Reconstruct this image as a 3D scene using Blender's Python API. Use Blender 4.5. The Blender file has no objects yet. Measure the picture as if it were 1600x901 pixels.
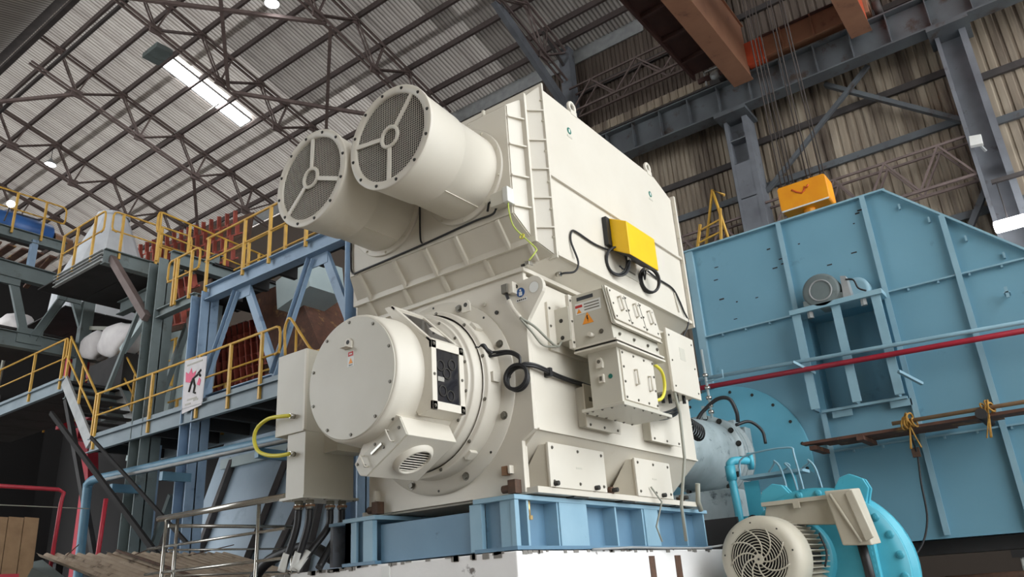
import bpy, math, random
from mathutils import Vector, Matrix
random.seed(7)
SC = bpy.context.scene
COL = SC.collection

# ------------------------------------------------------------------ camera
CAM_POS = (3.8226, -5.5535, 1.6)
YAW, PITCH, ROLL, FPX = -0.61924, 0.36828, -0.06863, 1210.4
def make_camera():
    f = Vector((math.sin(YAW)*math.cos(PITCH), math.cos(YAW)*math.cos(PITCH), math.sin(PITCH)))
    r0 = Vector((math.cos(YAW), -math.sin(YAW), 0)); u0 = r0.cross(f)
    r = r0*math.cos(ROLL) + u0*math.sin(ROLL); u = -r0*math.sin(ROLL) + u0*math.cos(ROLL)
    cd = bpy.data.cameras.new('camera'); cd.sensor_width = 36; cd.lens = FPX/1600*36; cd.clip_end = 400
    co = bpy.data.objects.new('camera', cd); COL.objects.link(co)
    m = Matrix.Identity(4)
    for i in range(3):
        m[i][0] = r[i]; m[i][1] = u[i]; m[i][2] = -f[i]; m[i][3] = CAM_POS[i]
    co.matrix_world = m; SC.camera = co
make_camera()

# ------------------------------------------------------------------ world: overcast daylight entering the open ends of the hall
W = bpy.data.worlds.new('overcast'); SC.world = W; W.use_nodes = True
bg = W.node_tree.nodes['Background']; bg.inputs[0].default_value = (0.93, 0.97, 1.0, 1); bg.inputs[1].default_value = 2.3
SC.view_settings.view_transform = 'Standard'; SC.view_settings.look = 'None'
SC.view_settings.exposure = 0.92; SC.view_settings.gamma = 1; SC.view_settings.use_curve_mapping = False

# ------------------------------------------------------------------ mesh helpers
V = Vector
def basis(d, up=None):
    d = V(d).normalized()
    up = V(up) if up is not None else (V((0,0,1)) if abs(d.z) < .95 else V((1,0,0)))
    a = up.cross(d)
    if a.length < 1e-6: a = V((1,0,0)).cross(d)
    a.normalize(); b = d.cross(a).normalized()
    return a, b, d

class MB:
    def __init__(s): s.v = []; s.f = []; s.sm = []
    def add(s, vs, fs, smooth=False):
        o = len(s.v); s.v += [tuple(x) for x in vs]
        for f in fs: s.f.append(tuple(i+o for i in f)); s.sm.append(smooth)
        return s
    def box(s, x0, x1, y0, y1, z0, z1):
        p = [(x,y,z) for z in (z0,z1) for y in (y0,y1) for x in (x0,x1)]
        return s.add(p, [(0,2,3,1),(4,5,7,6),(0,1,5,4),(2,6,7,3),(0,4,6,2),(1,3,7,5)])
    def hexa(s, p):   # bottom 4 ccw from above, top 4
        return s.add(p, [(3,2,1,0),(4,5,6,7),(0,1,5,4),(1,2,6,5),(2,3,7,6),(3,0,4,7)])
    def beam(s, p, q, w, h=None, up=None):   # w across, h along up
        p = V(p); q = V(q); h = h or w; a, b, d = basis(q-p, up)
        c = [p + a*sx*w/2 + b*sy*h/2 for sx,sy in ((-1,-1),(1,-1),(1,1),(-1,1))]
        e = [x + (q-p) for x in c]
        return s.add(c+e, [(3,2,1,0),(4,5,6,7),(0,1,5,4),(1,2,6,5),(2,3,7,6),(3,0,4,7)])
    def prism(s, poly, o, ax, ay, n, depth):   # polygon (2D) in frame o,ax,ay extruded along n
        o, ax, ay, n = V(o), V(ax), V(ay), V(n)
        lo = [o + ax*u + ay*w for u,w in poly]; hi = [x + n*depth for x in lo]; k = len(poly)
        return s.add(lo+hi, [tuple(range(k-1,-1,-1)), tuple(range(k,2*k))] + [(i,(i+1)%k,k+(i+1)%k,k+i) for i in range(k)])
    def profile(s, p, q, poly, up=None):   # extrude 2D section (a,b) from p to q
        p = V(p); q = V(q); a, b, d = basis(q-p, up)
        return s.prism(poly, p, a, b, d, (q-p).length)
    def ibeam(s, p, q, h, w, tf=.02, tw=.015, up=None):
        pl = [(-w/2,-h/2),(w/2,-h/2),(w/2,-h/2+tf),(tw/2,-h/2+tf),(tw/2,h/2-tf),(w/2,h/2-tf),(w/2,h/2),(-w/2,h/2),(-w/2,h/2-tf),(-tw/2,h/2-tf),(-tw/2,-h/2+tf),(-w/2,-h/2+tf)]
        return s.profile(p, q, pl, up)
    def channel(s, p, q, h, w, t=.02, up=None, flip=1):
        pl = [(0,-h/2),(w*flip,-h/2),(w*flip,-h/2+t),(t*flip,-h/2+t),(t*flip,h/2-t),(w*flip,h/2-t),(w*flip,h/2),(0,h/2)]
        if flip < 0: pl = pl[::-1]
        return s.profile(p, q, pl, up)
    def angle(s, p, q, w, t=.012, up=None, flip=1):
        pl = [(0,0),(w*flip,0),(w*flip,t),(t*flip,t),(t*flip,w),(0,w)]
        if flip < 0: pl = pl[::-1]
        return s.profile(p, q, pl, up)
    def lathe(s, o, d, prof, n=48, up=None, smooth=True, a0=0, a1=None, capstart=False, capend=False):
        # prof: list of (t along d, r)
        o = V(o); a, b, d = basis(d, up); full = a1 is None
        m = n if full else n+1; vs = []
        for t, r in prof:
            for i in range(m):
                an = (2*math.pi*i/n) if full else a0 + (a1-a0)*i/n
                vs.append(o + d*t + (a*math.cos(an) + b*math.sin(an))*r)
        fs = []
        for j in range(len(prof)-1):
            for i in range(n):
                k = (i+1) % m
                fs.append((j*m+i, j*m+k, (j+1)*m+k, (j+1)*m+i))
        s.add(vs, fs, smooth)
        base = len(s.v) - len(vs)
        if capstart: s.f.append(tuple(base+i for i in range(m-1,-1,-1))); s.sm.append(False)
        if capend: s.f.append(tuple(base+(len(prof)-1)*m+i for i in range(m))); s.sm.append(False)
        return s
    def cyl(s, p, q, r, r1=None, n=16, smooth=True):
        p = V(p); q = V(q); L = (q-p).length
        return s.lathe(p, q-p, [(0,r),(L,r if r1 is None else r1)], n, smooth=smooth, capstart=True, capend=True)
    def tube(s, pts, r, n=8, closed=False):
        pts = [V(p) for p in pts]; k = len(pts); vs = []; prev = None
        for i, p in enumerate(pts):
            if closed: t = pts[(i+1)%k] - pts[i-1]
            else: t = pts[min(i+1,k-1)] - pts[max(i-1,0)]
            t = t.normalized() if t.length > 1e-9 else V((0,0,1))
            if prev is None: a, b, _ = basis(t)
            else:
                a = prev - t*prev.dot(t)
                if a.length < 1e-6: a, _, _ = basis(t)
                a.normalize(); b = t.cross(a)
            prev = a
            vs += [p + (a*math.cos(2*math.pi*j/n) + b*math.sin(2*math.pi*j/n))*r for j in range(n)]
        fs = []
        for i in range(k if closed else k-1):
            for j in range(n):
                i2 = (i+1) % k
                fs.append((i*n+j, i*n+(j+1)%n, i2*n+(j+1)%n, i2*n+j))
        s.add(vs, fs, True)
        if not closed:
            base = len(s.v)-len(vs)
            s.f.append(tuple(base+j for j in range(n-1,-1,-1))); s.sm.append(False)
            s.f.append(tuple(base+(k-1)*n+j for j in range(n))); s.sm.append(False)
        return s
    def torus(s, c, axis, R, r, n=28, m=8, tilt=0):
        a, b, d = basis(axis)
        return s.tube([V(c) + (a*math.cos(2*math.pi*i/n) + b*math.sin(2*math.pi*i/n))*R for i in range(n)], r, m, closed=True)
    def mesh(s, name):
        me = bpy.data.meshes.new(name); me.from_pydata(s.v, [], s.f)
        me.polygons.foreach_set('use_smooth', s.sm); me.update(); return me

def spline(pts, n=6):     # Catmull-Rom through the points
    pts = [V(p) for p in pts]; P = [pts[0]*2-pts[1]] + pts + [pts[-1]*2-pts[-2]]; out = []
    for i in range(1, len(P)-2):
        p0,p1,p2,p3 = P[i-1:i+3]
        for k in range(n):
            t = k/n
            out.append(.5*((2*p1) + (p2-p0)*t + (2*p0-5*p1+4*p2-p3)*t*t + (3*p1-p0-3*p2+p3)*t**3))
    out.append(pts[-1]); return out

def thing(name, label, cat, loc, group=None, kind=None):
    o = bpy.data.objects.new(name, None); o.empty_display_size = .1; COL.objects.link(o); o.location = loc; WL[o.name] = V(loc)
    if label: o['label'] = label
    if cat: o['category'] = cat
    if group: o['group'] = group
    if kind: o['kind'] = kind
    return o
WL = {}
def put(o, loc, parent):
    """give object a world location, parent it keeping that location"""
    o.location = loc; WL[o.name] = V(loc)
    if parent is not None:
        o.parent = parent
        pl = WL.get(parent.name, V(parent.location))
        o.matrix_parent_inverse = Matrix.Translation(-pl)
def build(mb, name, mat, parent=None, label=None, cat=None, group=None, kind=None, bevel=0, origin=None):
    xs = [v[0] for v in mb.v]; ys = [v[1] for v in mb.v]; zs = [v[2] for v in mb.v]
    o0 = V(origin) if origin else V(((min(xs)+max(xs))/2, (min(ys)+max(ys))/2, min(zs)))
    me = bpy.data.meshes.new(name); me.from_pydata([(a-o0.x, b-o0.y, c-o0.z) for a,b,c in mb.v], [], mb.f)
    me.polygons.foreach_set('use_smooth', mb.sm); me.update()
    if mat: me.materials.append(M[mat] if isinstance(mat, str) else mat)
    ob = bpy.data.objects.new(name, me); COL.objects.link(ob); put(ob, o0, parent)
    if bevel:
        b = ob.modifiers.new('bevel', 'BEVEL'); b.width = bevel; b.segments = 2; b.limit_method = 'ANGLE'; b.angle_limit = math.radians(40)
        b.harden_normals = False
    if label: ob['label'] = label
    if cat: ob['category'] = cat
    if group: ob['group'] = group
    if kind: ob['kind'] = kind
    return ob
SHARED = {}
def inst(key, make, name, mat, pos, parent, zdir=(0,0,1), xdir=None, scale=1, label=None):
    """copy of a shared mesh: local z -> zdir"""
    k = (key, mat)
    if k not in SHARED:
        me = make().mesh(key); me.materials.append(M[mat]); SHARED[k] = me
    ob = bpy.data.objects.new(name, SHARED[k]); COL.objects.link(ob)
    put(ob, V(pos), parent)
    a, b, d = basis(zdir, xdir)
    ob.rotation_euler = Matrix((a, b, d)).transposed().to_euler()
    ob.scale = (scale,)*3 if isinstance(scale, (int,float)) else scale
    if label: ob['label'] = label
    return ob
def mk_bolt():
    m = MB(); m.lathe((0,0,0), (0,0,1), [(0,1.5),(.22,1.5)], 10, capend=True, smooth=False)
    m.lathe((0,0,.22), (0,0,1), [(0,1),(.8,1)], 6, capend=True, smooth=False); return m
def bolt(parent, pos, d, r=.012, mat='bolt_grey'):
    return inst('bolt', mk_bolt, 'bolt', mat, pos, parent, d, scale=r)

def tag_ord(i):
    w = ['first','second','third','fourth','fifth','sixth','seventh','eighth','ninth','tenth','eleventh','twelfth','thirteenth','fourteenth','fifteenth','sixteenth']
    return w[i] if i < len(w) else '%dth' % (i+1)

# ------------------------------------------------------------------ materials
M = {}
def lin(c):
    return tuple((x/255/12.92 if x/255 <= .04045 else ((x/255+.055)/1.055)**2.4) for x in c) + (1,)
def mat(name, col, rough=.5, metal=0, col2=None, scale=3, amt=.5, bump=0, bscale=40, spec=.5, detail=6, stretch=None, col3=None, s3=1.2, thr3=(.58,.7), trans=0, stripe=None):
    m = bpy.data.materials.new(name); m.use_nodes = True; nt = m.node_tree; N = nt.nodes; L = nt.links
    b = N['Principled BSDF']; b.inputs['Roughness'].default_value = rough; b.inputs['Metallic'].default_value = metal
    b.inputs['Specular IOR Level'].default_value = spec
    b.inputs['Base Color'].default_value = lin(col)
    geo = N.new('ShaderNodeNewGeometry'); src = geo.outputs['Position']
    if stretch:
        mp = N.new('ShaderNodeMapping'); mp.inputs['Scale'].default_value = stretch; L.new(src, mp.inputs[0]); src = mp.outputs[0]
    out = None
    if col2:
        n = N.new('ShaderNodeTexNoise'); n.inputs['Scale'].default_value = scale; n.inputs['Detail'].default_value = detail; L.new(src, n.inputs['Vector'])
        r = N.new('ShaderNodeValToRGB'); r.color_ramp.elements[0].position = .5-amt/2; r.color_ramp.elements[1].position = .5+amt/2
        r.color_ramp.elements[0].color = lin(col); r.color_ramp.elements[1].color = lin(col2)
        L.new(n.outputs['Fac'], r.inputs[0]); out = r.outputs[0]
        if col3:
            n2 = N.new('ShaderNodeTexNoise'); n2.inputs['Scale'].default_value = s3; n2.inputs['Detail'].default_value = 8; n2.inputs['Roughness'].default_value = .65; L.new(src, n2.inputs['Vector'])
            r2 = N.new('ShaderNodeValToRGB'); r2.color_ramp.elements[0].position, r2.color_ramp.elements[1].position = thr3
            mx = N.new('ShaderNodeMix'); mx.data_type = 'RGBA'
            L.new(n2.outputs['Fac'], r2.inputs[0]); L.new(r2.outputs[0], mx.inputs['Factor']); L.new(out, mx.inputs['A']); mx.inputs['B'].default_value = lin(col3)
            out = mx.outputs['Result']
        if stripe:    # grime and fold shading, both put into the colour along the corrugations
            sx = N.new('ShaderNodeSeparateXYZ'); L.new(geo.outputs['Position'], sx.inputs[0])
            mu = N.new('ShaderNodeMath'); mu.operation = 'MULTIPLY'; mu.inputs[1].default_value = 2*math.pi/stripe[0]; L.new(sx.outputs[0], mu.inputs[0])
            sn_ = N.new('ShaderNodeMath'); sn_.operation = 'COSINE'; L.new(mu.outputs[0], sn_.inputs[0])
            mr = N.new('ShaderNodeMapRange'); mr.inputs[1].default_value = -1; mr.inputs[2].default_value = .6; mr.inputs[3].default_value = stripe[2]; mr.inputs[4].default_value = 0; L.new(sn_.outputs[0], mr.inputs[0])
            mx = N.new('ShaderNodeMix'); mx.data_type = 'RGBA'; L.new(mr.outputs[0], mx.inputs['Factor']); L.new(out, mx.inputs['A']); mx.inputs['B'].default_value = lin(stripe[1]); out = mx.outputs['Result']
        L.new(out, b.inputs['Base Color'])
    if bump:
        n = N.new('ShaderNodeTexNoise'); n.inputs['Scale'].default_value = bscale; n.inputs['Detail'].default_value = 4; L.new(src, n.inputs['Vector'])
        bp = N.new('ShaderNodeBump'); bp.inputs['Strength'].default_value = bump; bp.inputs['Distance'].default_value = .01
        L.new(n.outputs['Fac'], bp.inputs['Height']); L.new(bp.outputs[0], b.inputs['Normal'])
    if trans:     # thin sheet that lets some daylight through
        tr = N.new('ShaderNodeBsdfTranslucent'); ms = N.new('ShaderNodeMixShader'); ms.inputs[0].default_value = trans
        if out is not None: L.new(out, tr.inputs[0])
        else: tr.inputs[0].default_value = lin(col)
        o = N['Material Output']; L.new(b.outputs[0], ms.inputs[1]); L.new(tr.outputs[0], ms.inputs[2]); L.new(ms.outputs[0], o.inputs['Surface'])
    M[name] = m; return m
def emit(name, col, s):
    m = bpy.data.materials.new(name); m.use_nodes = True; nt = m.node_tree; b = nt.nodes['Principled BSDF']
    b.inputs['Base Color'].default_value = lin(col); b.inputs['Emission Color'].default_value = lin(col); b.inputs['Emission Strength'].default_value = s
    M[name] = m
mat('cream', (216,210,197), .42, col2=(208,201,187), scale=1.3, amt=.5, bump=.04, bscale=60, col3=(196,187,168), s3=1.1, thr3=(.62,.8))
mat('cream_plain', (217,211,198), .42, col2=(210,203,189), scale=2)
mat('box_grey', (204,200,187), .4, col2=(195,190,176), scale=2)
mat('white_paint', (222,222,218), .45, col2=(208,207,200), scale=4)
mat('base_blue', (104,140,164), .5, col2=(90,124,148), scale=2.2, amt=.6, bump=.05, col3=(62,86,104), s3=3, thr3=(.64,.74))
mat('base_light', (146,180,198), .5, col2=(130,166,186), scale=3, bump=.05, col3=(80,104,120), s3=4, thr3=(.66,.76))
mat('fan_blue', (122,170,190), .48, col2=(106,154,174), scale=.7, amt=.7, bump=.05, bscale=20, col3=(84,124,140), s3=1.6, thr3=(.62,.75))
mat('fan_edge', (150,186,200), .5, col2=(130,168,184), scale=2)
mat('aqua', (86,184,204), .38, col2=(70,166,188), scale=3, col3=(40,120,148), s3=5, thr3=(.62,.72))
mat('aqua_plate', (112,186,210), .45, col2=(98,172,196), scale=1.5)
mat('bearing_grey', (172,184,186), .45, col2=(146,158,160), scale=4, col3=(66,80,84), s3=5, thr3=(.58,.7))
mat('bolt_grey', (116,112,102), .4, .5)
mat('bolt_dark', (60,58,54), .5, .5)
mat('bolt_cream', (206,200,184), .4)
mat('rust', (104,74,56), .75, col2=(70,54,44), scale=14, bump=.3)
mat('steel_dark', (74,68,66), .65, col2=(54,50,50), scale=3, bump=.1)
mat('truss_brown', (122,106,102), .7, col2=(98,84,80), scale=2.5)
mat('purlin_brown', (92,80,78), .7, col2=(72,62,60), scale=2)
mat('girder_grey', (96,102,106), .6, col2=(78,80,84), scale=1.5, col3=(70,58,52), s3=2.2, thr3=(.56,.68))
mat('column_grey', (120,124,130), .6, col2=(96,98,104), scale=1.6, col3=(60,56,54), s3=1.8, thr3=(.6,.72))
mat('roof_sheet', (186,180,172), .6, col2=(160,152,146), scale=.9, amt=.7, stretch=(3,.35,.35), col3=(126,118,114), s3=.8, thr3=(.56,.76), trans=.03, stripe=(1/6,(70,64,60),.75))
mat('roof_sheet_mid', (186,180,172), .6, col2=(160,152,146), scale=.9, amt=.7, stretch=(3,.35,.35), col3=(126,118,114), s3=.8, thr3=(.56,.76), trans=.10, stripe=(1/6,(78,70,66),.75))
mat('roof_sheet_pale', (186,180,172), .6, col2=(160,152,146), scale=.9, amt=.7, stretch=(3,.35,.35), col3=(126,118,114), s3=.8, thr3=(.56,.76), trans=.21, stripe=(1/6,(88,78,70),.75))  # left roof's extra brightness put into stepped sheet translucency
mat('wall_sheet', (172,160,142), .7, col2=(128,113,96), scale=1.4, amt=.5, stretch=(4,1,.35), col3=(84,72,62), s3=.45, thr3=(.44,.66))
mat('wall_sheet_rust_shade', (108,96,86), .75, col2=(74,62,54), scale=1.4, amt=.6, stretch=(4,1,.35), col3=(140,126,112), s3=2.0, thr3=(.6,.72))  # rust tone plus the top row's shade, both put into the colour
mat('wall_back_skin', (80,70,62), .9)
mat('crane_brown', (164,120,94), .55, col2=(142,100,78), scale=1.5, col3=(96,66,54), s3=1.5, thr3=(.6,.75))
mat('crane_dark', (78,50,44), .7, col2=(62,42,40), scale=2)
mat('crane_orange', (204,88,54), .5, col2=(180,74,48), scale=3)
mat('hook_yellow', (244,164,24), .45, col2=(230,140,20), scale=3)
mat('mark_red', (200,84,30), .6)
mat('rope', (70,62,58), .6, .4)
mat('yellow_rail', (218,172,70), .5, col2=(190,146,66), scale=5, col3=(150,116,70), s3=4, thr3=(.62,.74))
mat('yellow_box', (248,198,10), .4, col2=(240,188,8), scale=3)
mat('steel_green', (118,130,130), .6, col2=(96,106,106), scale=1.6, col3=(78,78,74), s3=1.8, thr3=(.58,.72))
mat('steel_blue', (142,166,190), .5, col2=(122,146,170), scale=2.5, col3=(84,104,126), s3=2.5, thr3=(.6,.72))
mat('platform_edge', (128,142,150), .55, col2=(106,120,128), scale=2)
mat('stair_grey', (168,170,170), .5, col2=(140,142,142), scale=4)
mat('duct_pale', (176,190,190), .5, col2=(150,166,168), scale=1)
mat('duct_blue', (168,186,200), .5, col2=(146,164,180), scale=1, col3=(112,130,146), s3=.8, thr3=(.56,.72))
mat('red_paint', (186,44,60), .5, col2=(150,36,50), scale=3)
mat('pipe_red', (176,34,54), .45, col2=(150,30,48), scale=3)
mat('pipe_blue', (96,138,160), .45, col2=(76,114,136), scale=3)
mat('rust_red', (176,84,66), .7, col2=(130,62,52), scale=5)
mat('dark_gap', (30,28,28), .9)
mat('dark_steel', (58,56,56), .8, col2=(40,38,38), scale=2)
mat('white_cloth', (228,224,222), .85, col2=(206,200,200), scale=3, bump=.25, bscale=6)
mat('hopper_white', (216,218,220), .6, col2=(190,192,196), scale=2)
mat('tank_blue', (60,110,180), .4, col2=(46,88,150), scale=3)
mat('concrete_white', (244,242,240), .8, col2=(232,230,228), scale=2, bump=.2, bscale=20, col3=(120,112,108), s3=3.2, thr3=(.66,.72))
mat('concrete_grey', (150,146,140), .9, col2=(122,118,112), scale=3, bump=.3)
mat('floor_bounce', (152,146,138), .9, col2=(122,116,108), scale=.6)  # floor colour lightened to bounce light onto undersides and roof
mat('cement_sheet', (184,168,148), .9, col2=(156,138,120), scale=4, bump=.2, col3=(92,78,66), s3=3, thr3=(.56,.68))
mat('burlap', (150,122,92), .9, col2=(128,102,76), scale=6, bump=.3)
mat('stainless', (200,198,190), .25, .9, col2=(180,176,168), scale=6)
mat('rubber', (34,34,36), .45)
mat('conduit', (150,150,138), .5)
mat('hose_yellow', (226,214,70), .45)
mat('hose_green', (190,206,90), .45)
mat('glass_dark', (40,40,44), .08, spec=.8)
mat('mesh_dark', (26,25,28), .9)
mat('mesh_wire', (198,192,180), .5)
mat('sticker_white', (226,226,222), .5)
mat('sticker_red', (186,44,40), .5)
mat('sticker_orange', (240,150,40), .5)
mat('sticker_blue', (28,84,150), .4)
mat('sticker_green', (30,110,96), .4)
mat('sticker_dark', (56,60,66), .5)
mat('ink', (40,38,36), .6)
mat('sign_white', (214,210,210), .6, col2=(196,192,194), scale=6)
mat('sign_pink', (222,84,120), .6)
mat('rag_yellow', (196,150,70), .9, bump=.4, bscale=30, col2=(150,108,48), scale=20)
mat('plank_brown', (110,74,58), .8, col2=(76,54,46), scale=6, col3=(150,112,72), s3=3, thr3=(.56,.66))
mat('pad_copper', (150,116,90), .5, .4)
mat('brass', (206,176,120), .35, .6)
mat('motor_beige', (196,190,174), .5, col2=(180,172,154), scale=3, bump=.08)
emit('skylight', (250,252,255), 9)
emit('lamp_white', (250,252,255), 12)
# ================================================================== the hall
RT_ = (1,0,0)
SL = math.tan(math.radians(16)); EAVE_Y, EAVE_Z = 16.0, 20.9
def roof_z(y): return EAVE_Z + SL*(EAVE_Y - y)
fl = build(MB().box(-60, 40, -45, 17, -.3, 0), 'floor', 'floor_bounce', kind='structure', label='dusty concrete hall floor under the machines')

def corrugated(w, L, waves, amp, seg=4, kind='sine'):
    m = MB(); n = waves*seg; vs = []; sm = kind == 'sine'
    if kind == 'sine':
        prof = [(w*i/n, amp*math.cos(2*math.pi*i/seg)) for i in range(n+1)]
    else:
        prof = []; p = w/waves
        for k in range(waves):
            prof += [(k*p, amp), (k*p+.12*p, -amp), (k*p+.30*p, -amp), (k*p+.42*p, amp)]
        prof.append((w, amp))
    for x, z in prof: vs += [(x, 0, z), (x, L, z)]
    fs = [(2*i, 2*i+2, 2*i+3, 2*i+1) for i in range(len(prof)-1)]
    m.add(vs, fs, sm); return m

# roof sheets (visible slope) -------------------------------------------------
ceil = thing('ceiling', 'corrugated grey sheet roof sloping up over brown trusses', None, (-20, 10, 21), kind='structure')
sheet_me = {}
for mt in ('roof_sheet', 'roof_sheet_mid', 'roof_sheet_pale'):
    me = corrugated(1.02, 4.7, 6, .028, 6).mesh('sheet'); me.materials.append(M[mt]); sheet_me[mt] = me
LIGHT_X = (-23.5, -22.3)
for r in range(3):
    y1 = 17.2 - r*4.3
    for i in range(52):
        x = -46 + i
        o = bpy.data.objects.new('sheet', sheet_me['roof_sheet_pale' if x + random.uniform(-2,2) < -19 else 'roof_sheet_mid' if x + random.uniform(-2,2) < -11 else 'roof_sheet']); COL.objects.link(o)
        # local y runs down the slope
        yt = y1 - 4.3
        put(o, V((x, yt, roof_z(yt)+.12 - .035*(r % 3) + random.uniform(0,.006))), ceil)
        o.rotation_euler = (-math.radians(16), 0, random.uniform(-.001,.001))
# the rest of the roof, out of the picture: far slope and eastern bays
m = MB()
for x0, x1, ya, yb in ((6, 18, 17.2, 4.2), (-46, 18, 4.0, -14)):
    za, zb = (roof_z(ya), roof_z(yb)) if ya > 4.1 else (roof_z(4.2), roof_z(4.2) - SL*18)
    m.hexa([(x0,yb,zb+.1),(x1,yb,zb+.1),(x1,ya,za+.1),(x0,ya,za+.1),(x0,yb,zb+.2),(x1,yb,zb+.2),(x1,ya,za+.2),(x0,ya,za+.2)])
build(m, 'ceiling_slab', 'roof_sheet', ceil)
# ridge capping strip closing the top
build(MB().box(-46, 18, 3.8, 4.5, roof_z(4.2)+.12, roof_z(4.2)+.2), 'ridge_cap', 'steel_dark', ceil)

# purlins ------------------------------------------------------------------
py = [15.6, 14.85, 13.5, 12.1, 10.7, 9.3, 7.95, 6.6, 5.2]
for i, y in enumerate(py):
    b = MB().channel((-45.5, y, roof_z(y)-.15), (6.5, y, roof_z(y)-.15), .24, .1, .012, flip=1)
    build(b, 'purlin', 'purlin_brown', label='%s long brown roof purlin counted from the eave' % tag_ord(i), cat='purlin', group='roof purlins')

# trusses ------------------------------------------------------------------
tx = [3.7, -2.3, -8.3, -14.2, -20.1, -26.1, -32.1, -38.1]
tlab = ['beyond the frame above right crane girder','above the first grey column','over the column behind the cream motor','above the front inlet duct','just right of the bright roof light','left of the bright roof light','second from the far left','farthest left']
def pair(m, p, q, w, gap, up=None):
    p = V(p); q = V(q)
    for s in (-1, 1):
        o = V((s*gap/2, 0, 0)); m.beam(p+o, q+o, w, w, up)
for k, x in enumerate(tx):
    t = thing('roof_truss', 'brown lattice roof truss %s' % tlab[k], 'truss', (x, 10, roof_z(10)-1.8), group='roof trusses')
    zt = lambda y: roof_z(y) - .3
    zb = lambda y: roof_z(y) - 1.75
    m = MB(); pair(m, (x, 16, zt(16)), (x, 4.2, zt(4.2)), .075, .2); build(m, 'top_chord', 'truss_brown', t)
    m = MB(); pair(m, (x, 15.8, zb(15.8)), (x, 4.2, zb(4.2)), .07, .2); build(m, 'bottom_chord', 'truss_brown', t)
    tn = [16.0, 13.55, 10.75, 7.95, 5.2]; bn = [14.45, 11.7, 8.9, 6.1]
    for j in range(4):
        for a, b in ((tn[j], bn[j]), (tn[j+1], bn[j])):
            m = MB(); pair(m, (x, a, zt(a)), (x, b, zb(b)), .05, .13); build(m, 'web_member', 'truss_brown', t)
        m = MB(); yv = (tn[j]+tn[j+1])/2; pair(m, (x, bn[j], zb(bn[j])), (x, yv, zt(yv)), .04, .12); build(m, 'web_member', 'truss_brown', t)
        build(MB().box(x-.04, x+.04, bn[j]-.22, bn[j]+.22, zb(bn[j])-.16, zb(bn[j])+.2), 'gusset', 'truss_brown', t)
        build(MB().box(x-.03, x+.03, tn[j+1]-.2, tn[j+1]+.2, zt(tn[j+1])-.18, zt(tn[j+1])+.15), 'gusset', 'truss_brown', t)
# plan bracing between trusses
zb = lambda y: roof_z(y) - 1.75
for (x0, y0, x1, y1, lab) in ((-14.2, 9.5, -20.1, 14.3, 'brown diagonal bracing tube hanging above the left inlet duct'), (-14.2, 14.9, -20.1, 9.5, 'brown diagonal bracing tube running left to the bright roof light'),
                         (-14.2, 9.3, -20.1, 4.4, 'long brown bracing tube near the top edge left of the ducts'), (-20.1, 9.3, -14.2, 4.6, 'brown bracing tube dropping steeply to the right end of the roof light'),
                         (-26.1, 11.6, -32.1, 18.6 if False else 15.9, 'brown bracing tube above the white hopper'),
                         (-26.1, 6.1, -32.1, 3.4, 'dark bracing tube in the upper left roof corner'), (-8.3, 14.6, -8.4, 14.5, None)):
    if lab: build(MB().beam((x0,y0,zb(y0)), (x1,y1,zb(y1)), .13, .13), 'roof_brace', 'truss_brown', label=lab, cat='brace', group='roof braces')
# ridge walkway beams, dark corner upper left
build(MB().beam((-44, 4.9, roof_z(4.9)-1.5), (-20, 4.9, roof_z(4.9)-1.5), .1, .16), 'ridge_beam', 'steel_dark', label='thick dark beam along the ridge in the upper left corner', cat='beam')
build(MB().beam((-44, 4.2, roof_z(4.2)-.6), (-20, 4.2, roof_z(4.2)-.6), .2, .16), 'ridge_beam', 'steel_dark', label='flat dark ridge beam tight under the roof, upper left corner', cat='beam')

# roof light panel: translucent sheet lit by the sky ------------------------------
def roof_light(name, x0, x1, ya, yb, label, up=0.0):
    t = thing(name, label, 'skylight', ((x0+x1)/2, (ya+yb)/2, roof_z((ya+yb)/2)-.1))
    z = lambda y: roof_z(y) - .16 + up
    m = MB().hexa([(x0,ya,z(ya)),(x1,ya,z(ya)),(x1,yb,z(yb)),(x0,yb,z(yb)),(x0,ya,z(ya)+.05),(x1,ya,z(ya)+.05),(x1,yb,z(yb)+.05),(x0,yb,z(yb)+.05)])
    build(m, 'panel', 'skylight', t)
    for a, b in (((x0,ya),(x0,yb)), ((x1,ya),(x1,yb)), ((x0,ya),(x1,ya)), ((x0,yb),(x1,yb))):
        build(MB().beam((a[0],a[1],z(a[1])+.01), (b[0],b[1],z(b[1])+.01), .05, .08), 'frame_bar', 'stair_grey', t)
    return t
roof_light('roof_light', -23.15, -22.35, 8.05, 11.95, 'long glowing white roof light panel between two trusses')
build(MB().box(-23.3, -22.2, 7.25, 7.95, roof_z(7.6)-.25, roof_z(7.6)-.02), 'roof_vent', 'steel_green', label='grey green vent box at the upper end of the roof light', cat='vent')
# small bay lamps
def bay_lamp(x, y, z, label):
    t = thing('bay_lamp', label, 'lamp', (x, y, z), group='small roof lamps')
    build(MB().lathe((x,y,z), (0,0,1), [(0,.26),(.06,.25),(.22,.12),(.3,.06),(.34,.06)], 20, capend=True), 'reflector', 'stair_grey', t)
    build(MB().lathe((x,y,z+.02), (0,0,1), [(0,.22),(.02,.2)], 20, capstart=True, capend=True), 'bulb_glass', 'lamp_white', t)
    build(MB().cyl((x,y,z+.3), (x,y,z+.9), .015, n=6), 'stem', 'steel_dark', t)
bay_lamp(-15.3, 7.75, 21.55, 'round lamp at the top edge above the ducts')
bay_lamp(-32.4, 7.9, 21.9, 'small round lamp low on the left roof')

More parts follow.
